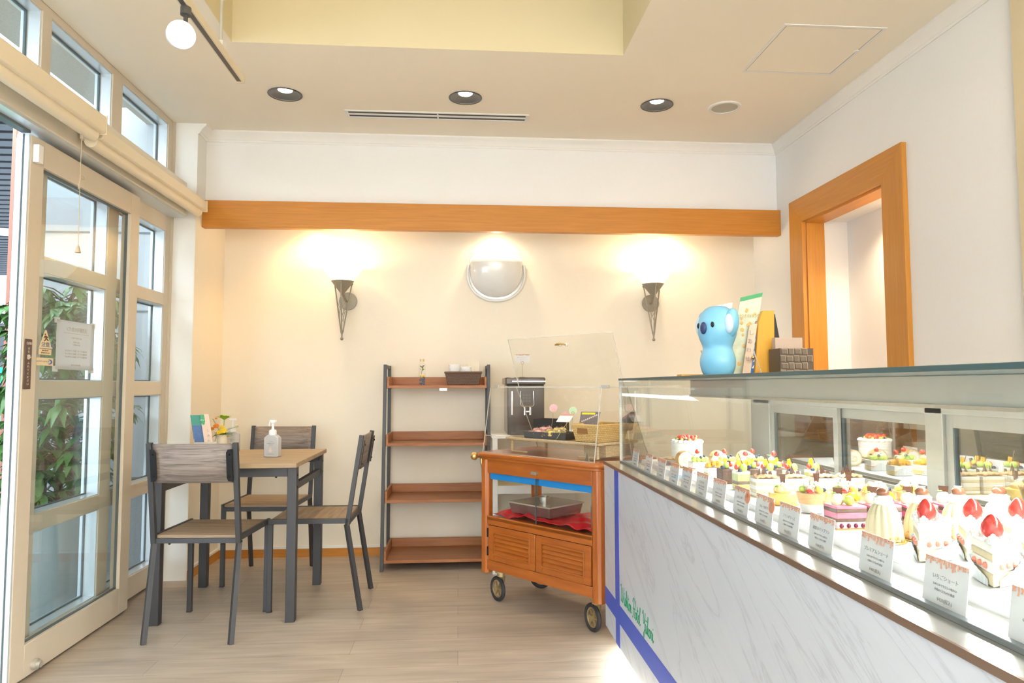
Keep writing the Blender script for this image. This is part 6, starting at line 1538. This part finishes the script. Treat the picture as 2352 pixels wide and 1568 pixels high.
def fruit_shortcake():
    t = thing('fruit_shortcake', 'x', 'cake')
    x0, x1, y0, y1 = -0.033, 0.033, -0.024, 0.024
    stack(t, [('sponge_layer', M['sponge_pale'], 0.0015, 0.014), ('strawberry_layer', M['strawberry_cut'], 0.014, 0.017), ('cream_layer', M['cream'], 0.017, 0.038)], x0, x1, y0, y1)
    b = MB()
    for k, (x, y) in enumerate(((-0.024, -0.012), (-0.008, -0.014), (0.010, -0.012), (0.024, -0.008), (-0.016, 0.010), (0.016, 0.012))): b.ball((x, y, 0.047), 0.0098, 12, sz=1.0)
    b.build('green_grape', M['muscat'], t)
    b = MB(); b.ball((0.0, -0.018, 0.056), 0.0055, 10); b.ball((0.020, 0.002, 0.058), 0.005, 10); b.build('blueberry', M['blueberry'], t)
    b = MB(); rosette(b, (-0.004, 0.004, 0.052), 0.010, 7, 2); b.build('cream_rosette', M['cream'], t)
    b = MB(); strawberry(b, (-0.004, 0.004, 0.074), 0.009, (0, R(-12))); b.build('strawberry', M['strawberry'], t)
    b = MB(); mint(b, (-0.018, 0.0, 0.060), 0.011); b.build('mint_sprig', M['leaf'], t)
    b = MB(); n = 36; v = []
    for k in range(n + 1):
        u = k / n; x = x0 - 0.002 + (x1 - x0 + 0.004) * u; v += [(x, y0 - 0.003 - 0.001 * (k % 2), 0.001), (x, y0 - 0.004 - 0.0015 * (k % 2), 0.006 + 0.022 * math.sin(math.pi * u))]
    b.add(v, [(2 * k, 2 * k + 2, 2 * k + 3, 2 * k + 1) for k in range(n)]); b.build('pleated_paper', M['silver_paper'], t, smooth=0)
    return t
def roll_cake():
    t = thing('roll_cake_slice', 'x', 'cake')
    rot = (0, 0, 0)
    b = MB(); b.cyl((0, -0.018, 0.033), (0, 0.018, 0.033), 0.031, n=40); b.build('sponge_roll', M['sponge_pale'], t, bevel=0.002)
    b = MB(); b.cyl((0, -0.0165, 0.033), (0, 0.0165, 0.033), 0.0325, n=40, cap=False); b.build('golden_crust', M['roll_crust'], t)
    b = MB(); b.cyl((0, -0.0186, 0.033), (0, 0.0186, 0.033), 0.024, n=32); b.build('cream_filling', M['cream'], t)
    b = MB(); b.tube([(0.0 + (0.004 + 0.0009 * k) * math.cos(0.5 * k), -0.0188, 0.033 + (0.004 + 0.0009 * k) * math.sin(0.5 * k)) for k in range(12)], 0.0022, 6); b.build('swirl', M['sponge'], t)
    b = MB(); b.box(-0.028, 0.028, -0.024, 0.024, 0, 0.0015); b.build('cake_board', M['white'], t)
    return t
def whole_cake():
    t = thing('whole_cream_cake', 'tall round white cream cake topped with strawberries, alone at the far end of the case', 'cake', (0.925, 2.80, 0.8215))
    MB().lathe([(0.082, 0), (0.086, 0.002), (0.082, 0.0035), (0.0, 0.003)], n=64, rfun=lambda a, z: 1 + 0.02 * math.cos(40 * a)).build('gold_doily', M['gold'], t)
    MB().lathe([(0.0, 0.003), (0.061, 0.003)] + [(0.0615 - 0.0008 * (k % 2), 0.006 + 0.0022 * k) for k in range(24)] + [(0.062, 0.066), (0.0, 0.067)], n=64).build('cream_body', M['cream'], t)
    b = MB()
    for k in range(16):
        a = 2 * math.pi * k / 16; b.ball((0.054 * math.cos(a), 0.054 * math.sin(a), 0.069), 0.0125, 12, sx=1.0, sz=0.72)
    b.build('piped_border', M['cream'], t)
    rn = random.Random(11); s_ = MB(); g_ = MB(); bl = MB(); mg = MB()
    for k in range(15):
        a = 2.4 * k; r = 0.008 * math.sqrt(k) * 1.25
        strawberry(s_, (r * math.cos(a), r * math.sin(a), 0.080 + rn.uniform(0, .006)), 0.0098, (rn.uniform(-.5, .5), rn.uniform(-.5, .5)))
    for k in range(8): a = 0.78 * k; g_.ball((0.040 * math.cos(a), 0.040 * math.sin(a), 0.077), 0.008, 10)
    for k in range(5): a = 1.25 * k + 0.5; bl.ball((0.042 * math.cos(a), 0.042 * math.sin(a), 0.079), 0.0055, 10)
    for k in range(4): a = 1.6 * k + 1; mg.ball((0.035 * math.cos(a), 0.035 * math.sin(a), 0.082), 0.006, 8)
    s_.build('strawberries', M['strawberry'], t); g_.build('green_grape', M['muscat'], t); bl.build('blueberry', M['blueberry'], t); mg.build('mango_piece', M['mango'], t)
    return t
whole_cake()
tag(MB().lathe([(0.0, 0.0), (0.06, 0.0), (0.09, 0.010), (0.105, 0.018), (0.104, 0.0205), (0.088, 0.013), (0.058, 0.0035), (0.0, 0.0035)], n=48).build('cake_plate', mat('brownish_plate', (0.62, 0.56, 0.48), 0.2, coat=0.5), loc=(0.925, 2.80, 0.8005)), 'wide round plate under the tall white cream cake', 'plate')
ORD = ['nearest the front glass', 'second from the front glass', 'third from the front glass', 'fourth from the front glass']
def row(builder, desc, grp, y, xs, rz=0, jit=0.004, sc=1.0, z=0.8005, zs=1.0):
    rn = random.Random(int(y * 1000)); p = builder(); p.scale = (sc, sc, sc * zs)
    for k, x in enumerate(xs):
        place(p, k > 0, (x + (rn.uniform(-jit, jit) if k else 0), y + rn.uniform(-jit, jit), z), rz + rn.uniform(-.06, .06), desc + ', ' + ORD[k], grp)
row(shortcake, 'strawberry shortcake slice, row nearest the camera', 'strawberry shortcake slices, near row', 1.085, [0.862, 0.953, 1.044, 1.135], R(12), zs=1.22)
row(shortcake, 'strawberry shortcake slice, row beside the chestnut cakes', 'strawberry shortcake slices, second row', 1.240, [0.858, 0.947, 1.036, 1.125], R(2), zs=1.22)
row(montblanc, 'pale chestnut cream cake with a chestnut on top', 'chestnut cream cakes', 1.395, [0.872, 0.955, 1.038, 1.121])
row(berry_mousse, 'pink and chocolate layered berry cake with grape and orange', 'berry layer cakes', 1.535, [0.868, 0.952, 1.036, 1.120])
row(jelly_cup, 'clear cup of orange fruit jelly on white cream', 'fruit jelly cups', 1.705, [0.880, 0.966, 1.050, 1.132], sc=1.02)
row(tart, 'round yellow pear custard tart', 'pear tarts', 1.845, [0.870, 0.965, 1.055], sc=0.98)
row(tiramisu, 'cream layer cake with caramel swirls and chocolate triangles', 'caramel layer cakes', 1.975, [0.880, 0.968, 1.052, 1.130])
row(matcha_cup, 'green layered mousse square with grapes and a chocolate stick', 'green mousse squares', 2.105, [0.862, 0.945, 1.020, 1.095], sc=1.05)
row(choc_cake, 'dark chocolate block cake topped with grapes and orange', 'chocolate fruit cakes', 2.245, [0.866, 0.955, 1.045])
row(mango_cake, 'white cake heaped with orange mango cubes', 'mango cakes', 2.39, [0.888, 0.990, 1.095])
row(fruit_shortcake, 'cream cake topped with green grapes and a strawberry', 'grape cream cakes', 2.53, [0.880, 0.980, 1.085])
row(roll_cake, 'white roll cake slice', 'roll cake slices', 2.66, [0.868, 1.005, 1.105])

# price cards along the front glass
NM = [(2.86, 'ホールケーキ', 'far end of the case, left of the whole cream cake'), (2.66, 'ロールケーキ', 'in front of the roll cake slices'), (2.49, 'フルーツショート', 'in front of the grape cream cakes'), (2.34, 'マンゴーショート', 'in front of the mango cakes'),
      (2.21, 'ショコラフリュイ', 'in front of the chocolate fruit cakes'), (2.07, 'ピスタチオ', 'in front of the green mousse squares'), (1.93, 'ティラミス', 'in front of the caramel layer cakes'), (1.776, 'タルトポワール', 'with round orange sticker, in front of the pear tarts'),
      (1.64, 'フルーツゼリー', 'with round orange sticker, in front of the jelly cups'), (1.515, 'フランボワーズ', 'in front of the berry layer cakes'), (1.377, '和栗のモンブラン', 'in front of the chestnut cream cakes'), (1.191, 'プレミアムショート', 'in front of the second shortcake row'),
      (1.016, 'いちごショート', 'in front of the nearest shortcake row'), (0.845, 'チーズケーキ', 'nearest the camera at the near end of the case')]
M['sticker'] = mat('orange_round_sticker', (0.78, 0.26, 0.13), 0.6)
for k, (y, nm, wh) in enumerate(NM):
    s_ = thing('price_card', 'white price card, ' + wh, 'card', (0.722, y, 0.7865), R(-90 + 3), 'price cards along the front glass')
    s_.rotation_euler = (R(-8), 0, R(-90)); 
    card_parts(s_, 0.094, 0.070, (nm,), '¥%d(税込)' % (380 + 20 * (k % 5)), k)
    b = MB(); b.box(-0.02, 0.02, 0.0012, 0.022, -0.001, 0.002); b.build('card_foot', M['film'], s_)
    if 'sticker' in wh:
        d = MB(); d.cyl((0.044, -0.0035, 0.050), (0.044, -0.0022, 0.050), 0.0145, n=28); o = d.build('round_sticker', M['sticker'], s_)
        for j, ch in enumerate('限定'): text(ch, 0.0085, M['ink'], o, (0.044, -0.0038, 0.0555 - 0.010 * j), (R(90), 0, 0), 'print', extrude=0.0002)

# ================================================================== things on top of the case
ZT = 1.1485
t = thing('koala_figurine', 'plain light blue koala figurine on top of the cake case', 'figurine', (0.896, 2.365, ZT), R(-68))
prof = [(0.0, 0.0), (0.048, 0.0), (0.056, 0.006), (0.067, 0.035), (0.068, 0.062), (0.058, 0.088), (0.053, 0.100), (0.060, 0.115), (0.072, 0.140), (0.075, 0.170), (0.070, 0.200), (0.056, 0.228), (0.034, 0.243), (0.0, 0.247)]
M['koala'] = mat('light_blue_glaze', (0.22, 0.56, 0.80), 0.35, var=0.03, coat=0.2); M['koala_ear'] = mat('pale_inner_ear', (0.62, 0.80, 0.92), 0.4)
o = MB().lathe(prof, n=40, sy=0.82).build('figurine_body', M['koala'], t, smooth=80, subsurf=1)
b = MB()
for s_ in (-1, 1): b.ball((s_ * 0.066, 0.004, 0.182), 0.040, 20, sx=0.62, sy=0.62, sz=1.25, rot=Matrix.Rotation(s_ * R(8), 3, 'Y'))
b.build('ear', M['koala'], t, smooth=80)
b = MB()
for s_ in (-1, 1): b.ball((s_ * 0.072, -0.013, 0.178), 0.030, 18, sx=0.55, sy=0.50, sz=1.15)
b.build('inner_ear', M['koala_ear'], t, smooth=80)
b = MB(); b.ball((0, -0.062, 0.166), 0.017, 16, sx=0.85, sy=0.45, sz=1.25); b.build('nose', mat('navy_nose', (0.03, 0.05, 0.16), 0.3), t, smooth=80)
b = MB()
for s_ in (-1, 1): b.ball((s_ * 0.034, -0.0525, 0.176), 0.0085, 14, sy=0.4, sz=1.2)
b.build('eye', mat('black_eye', (0.02, 0.02, 0.025), 0.15), t, smooth=80)

t = thing('brochure_stand', 'slim orange wooden wedge stand on the cake case behind the koala figurine', 'stand', (1.10, 2.50, ZT))
M['stand_wood'] = wood_mat('yellow_orange_wood', (0.80, 0.43, 0.06), (0.74, 0.38, 0.05), 2, 0.4, stretch=20)
b = MB()
b.prism([(-0.015, 0.0, 0), (0.062, 0.0, 0), (0.066, 0.0, 0.245), (0.022, 0.0, 0.245), (0.005, 0.0, 0.20)], (0, 0.022, 0)); b.build('wedge_side', M['stand_wood'], t, bevel=0.002)
b = MB(); b.prism([(-0.30, -0.03, 0.0), (0.06, -0.03, 0.0), (0.06, -0.03, 0.009), (-0.30, -0.03, 0.009)], (0, 0.05, 0)); b.build('base_board', M['stand_wood'], t)
b = MB(); b.prism([(0.063, 0.022, 0.0), (0.068, 0.022, 0.235), (0.078, 0.022, 0.235), (0.118, 0.022, 0.0)], (0, 0.003, 0)); b.build('back_clipboard', M['rubber'], t)
t = thing('acrylic_leaflet_rack', 'clear acrylic rack holding magazines on top of the cake case', 'rack', (1.03, 2.535, ZT + 0.0095))
b = MB(); b.prism([(-0.13, -0.075, 0.0), (0.065, -0.075, 0.0), (0.035, -0.078, 0.085), (-0.16, -0.078, 0.085)], (0, 0.002, 0)); b.build('rack_front', M['acrylic'], t)
b = MB(); b.bar((0.065, -0.074, 0.0), (0.035, -0.077, 0.085), 0.004, 0.003); b.bar((-0.13, -0.074, 0.0), (-0.16, -0.077, 0.085), 0.004, 0.003); b.bar((0.065, -0.074, 0.002), (0.10, -0.02, 0.002), 0.004, 0.003); b.box(-0.13, 0.07, -0.075, -0.02, 0, 0.002); b.build('rack_edge', M['acrylic_edge'], t)
b = MB()
for x in (0.030, -0.15): b.cyl((x, -0.080, 0.060), (x + 0.02, -0.02, 0.055), 0.004, n=10); b.ball((x, -0.082, 0.060), 0.0065, 10)
b.build('brass_spacer', M['brass'], t)
def magazine(label, x0, x1, y, h, m, lx=0.22, extra=None, grp='printed leaflets on the case top'):
    q = thing('magazine', label, 'magazine', (1.055, 2.52 + y, ZT + 0.012), 0, grp)
    b = MB(); b.prism([(x0, 0, 0), (x1, 0, 0), (x1 + lx * h, 0.02, h + 0.02 * (x1 - x0) / 0.1), (x0 + lx * h, 0.02, h)], (0, 0.004, 0)); b.build('cover', m, q)
    return q
M['mag_green'] = mat('pale_green_print', (0.66, 0.74, 0.60), 0.4, var=0.35, scale=26); M['mag_white'] = mat('white_print', (0.84, 0.80, 0.78), 0.4, var=0.12, scale=30); M['mag_blue'] = mat('blue_print', (0.03, 0.16, 0.52), 0.35, var=0.3, scale=40)
q = magazine('pale green and white magazine with flowery cover in the rack', -0.065, 0.020, -0.006, 0.285, M['mag_green'])
text('ランチバイキング', 0.018, mat('gold_print', (0.62, 0.42, 0.10), 0.5), q, (0.025, 0.011, 0.215), (R(86), 0, 0), 'print', shear=0.3, sx=0.55)
b = MB(); b.prism([(-0.065 + 0.22 * 0.27, 0.0165, 0.270), (0.020 + 0.22 * 0.27, 0.0165, 0.290), (0.020 + 0.22 * .285, 0.0185, 0.305), (-0.065 + 0.22 * .285, 0.0185, 0.285)], (0, 0.001, 0)); b.build('cover_band', M['leaf_green'], q)
b = MB(); rn = random.Random(3)
for k in range(16): x = rn.uniform(-.05, .02); z = rn.uniform(.03, .24); b.ball((x + 0.22 * z, 0.07 * z - 0.001, z), rn.uniform(.004, .009), 7, sy=0.15)
b.build('flower_pattern', mat('warm_flower_print', (0.80, 0.50, 0.18), 0.5, var=0.4, scale=200), q)
q = magazine('white leaflet with pink lettering at the left of the rack', -0.150, -0.085, 0.004, 0.255, M['mag_white'])
text('お得な', 0.018, M['tag_pink'], q, (-0.075, 0.0125, 0.215), (R(86), 0, 0), 'print')
q = magazine('narrow cream leaflet with script lettering in the rack', -0.020, 0.010, -0.030, 0.18, M['leaf_pink'])
for k, ch in enumerate('しあわせ'): text(ch, 0.02, M['ink'], q, (0.022 - 0.007 * k, 0.010 - 0.003 * k, 0.15 - k * 0.032), (R(86), 0, 0), 'print')
for k in range(3):
    q = magazine(('front', 'middle', 'rear')[k] + ' dark blue booklet standing against the wooden wedge', 0.005 + 0.013 * k, 0.015 + 0.013 * k, -0.022 + 0.009 * k, 0.195, M['mag_blue'], grp='blue booklets on the case top')
    b = MB(); b.prism([(0.005 + 0.013 * k + 0.22 * 0.145, 0.0145, 0.145), (0.015 + 0.013 * k + 0.22 * .145, 0.0145, 0.145), (0.015 + 0.013 * k + 0.22 * .193, 0.0190, 0.193), (0.005 + 0.013 * k + 0.22 * .193, 0.0190, 0.193)], (0, 0.0008, 0)); b.build('cover_picture', M['caramel'], q)
    for j in range(5): MB().prism([(0.006 + 0.013 * k + 0.22 * (0.02 + 0.024 * j), 0.0015 + 0.0024 * j, 0.02 + 0.024 * j), (0.013 + 0.013 * k + 0.22 * (0.02 + 0.024 * j), 0.0015 + 0.0024 * j, 0.02 + 0.024 * j), (0.013 + 0.013 * k + 0.22 * (0.033 + 0.024 * j), 0.0028 + 0.0024 * j, 0.033 + 0.024 * j)], (0, 0.0006, 0)).build('white_print', M['white'], q)
M['leather'] = weave_mat('woven_leather', (0.055, 0.040, 0.030), (0.55, 0.46, 0.34), 1.0, 0.4)
t = thing('woven_box', 'dark brown chequered woven box with pale stitching on top of the cake case', 'box', (1.196, 2.44, ZT))
b = MB(); openbox(b, -0.062, 0.060, -0.045, 0.045, 0, 0.100); b.build('box_body', mat('brown_leather', (0.12, 0.09, 0.07), 0.45), t)
b = MB(); s1 = MB()
for i in range(5):
    for j in range(4):
        x = -0.050 + 0.0245 * i + (0.004 if j % 2 else -0.002); z = 0.012 + 0.0255 * j
        if x > 0.052: continue
        w_ = 0.0105 if (i + j) % 2 else 0.0088; h_ = 0.0088 if (i + j) % 2 else 0.0105
        b.box(x - w_, x + w_, -0.0475, -0.045, z - h_, z + h_)
        s1.box(x - w_ - 0.0012, x + w_ + 0.0012, -0.0465, -0.0452, z + h_, z + h_ + 0.0012); s1.box(x + w_, x + w_ + 0.0012, -0.0465, -0.0452, z - h_, z + h_)
b.build('leather_squares', mat('dark_leather_square', (0.17, 0.135, 0.105), 0.35, var=0.2, scale=90), t, bevel=0.001); s1.build('stitching', mat('pale_stitch', (0.60, 0.52, 0.38), 0.7), t)
t = thing('cardboard_card', 'plain light brown card standing in the woven box', 'card', (1.194, 2.448, ZT + 0.0035))
MB().box(-0.052, 0.050, 0, 0.026, 0, 0.138).build('card_block', mat('light_brown_card', (0.56, 0.44, 0.36), 0.7), t)
t = thing('paper_sheets', 'few thin white and pink paper sheets lying on the cake case', 'papers', (1.25, 2.28, ZT), R(8))
b = MB(); b.box(-0.15, 0.10, -0.06, 0.06, 0, 0.0015); b.mat(1).prism([(-0.12, -0.07, 0.0016), (0.13, -0.05, 0.0016), (0.12, 0.06, 0.0016), (-0.10, 0.05, 0.0016)], (0, 0, 0.0012)); b.build('sheet', [M['white'], M['leaf_pink']], t)
t = thing('pen', 'short dark pen lying on the paper sheets', 'pen', (1.155, 2.27, ZT + 0.008), R(30))
MB().cyl((-0.02, 0, 0), (0.03, 0, 0.0), 0.004, n=10).build('pen_body', M['rubber'], t); MB().cyl((0.03, 0, 0), (0.036, 0, 0.0), 0.003, 0.001, n=10).build('pen_tip', M['brass'], t)
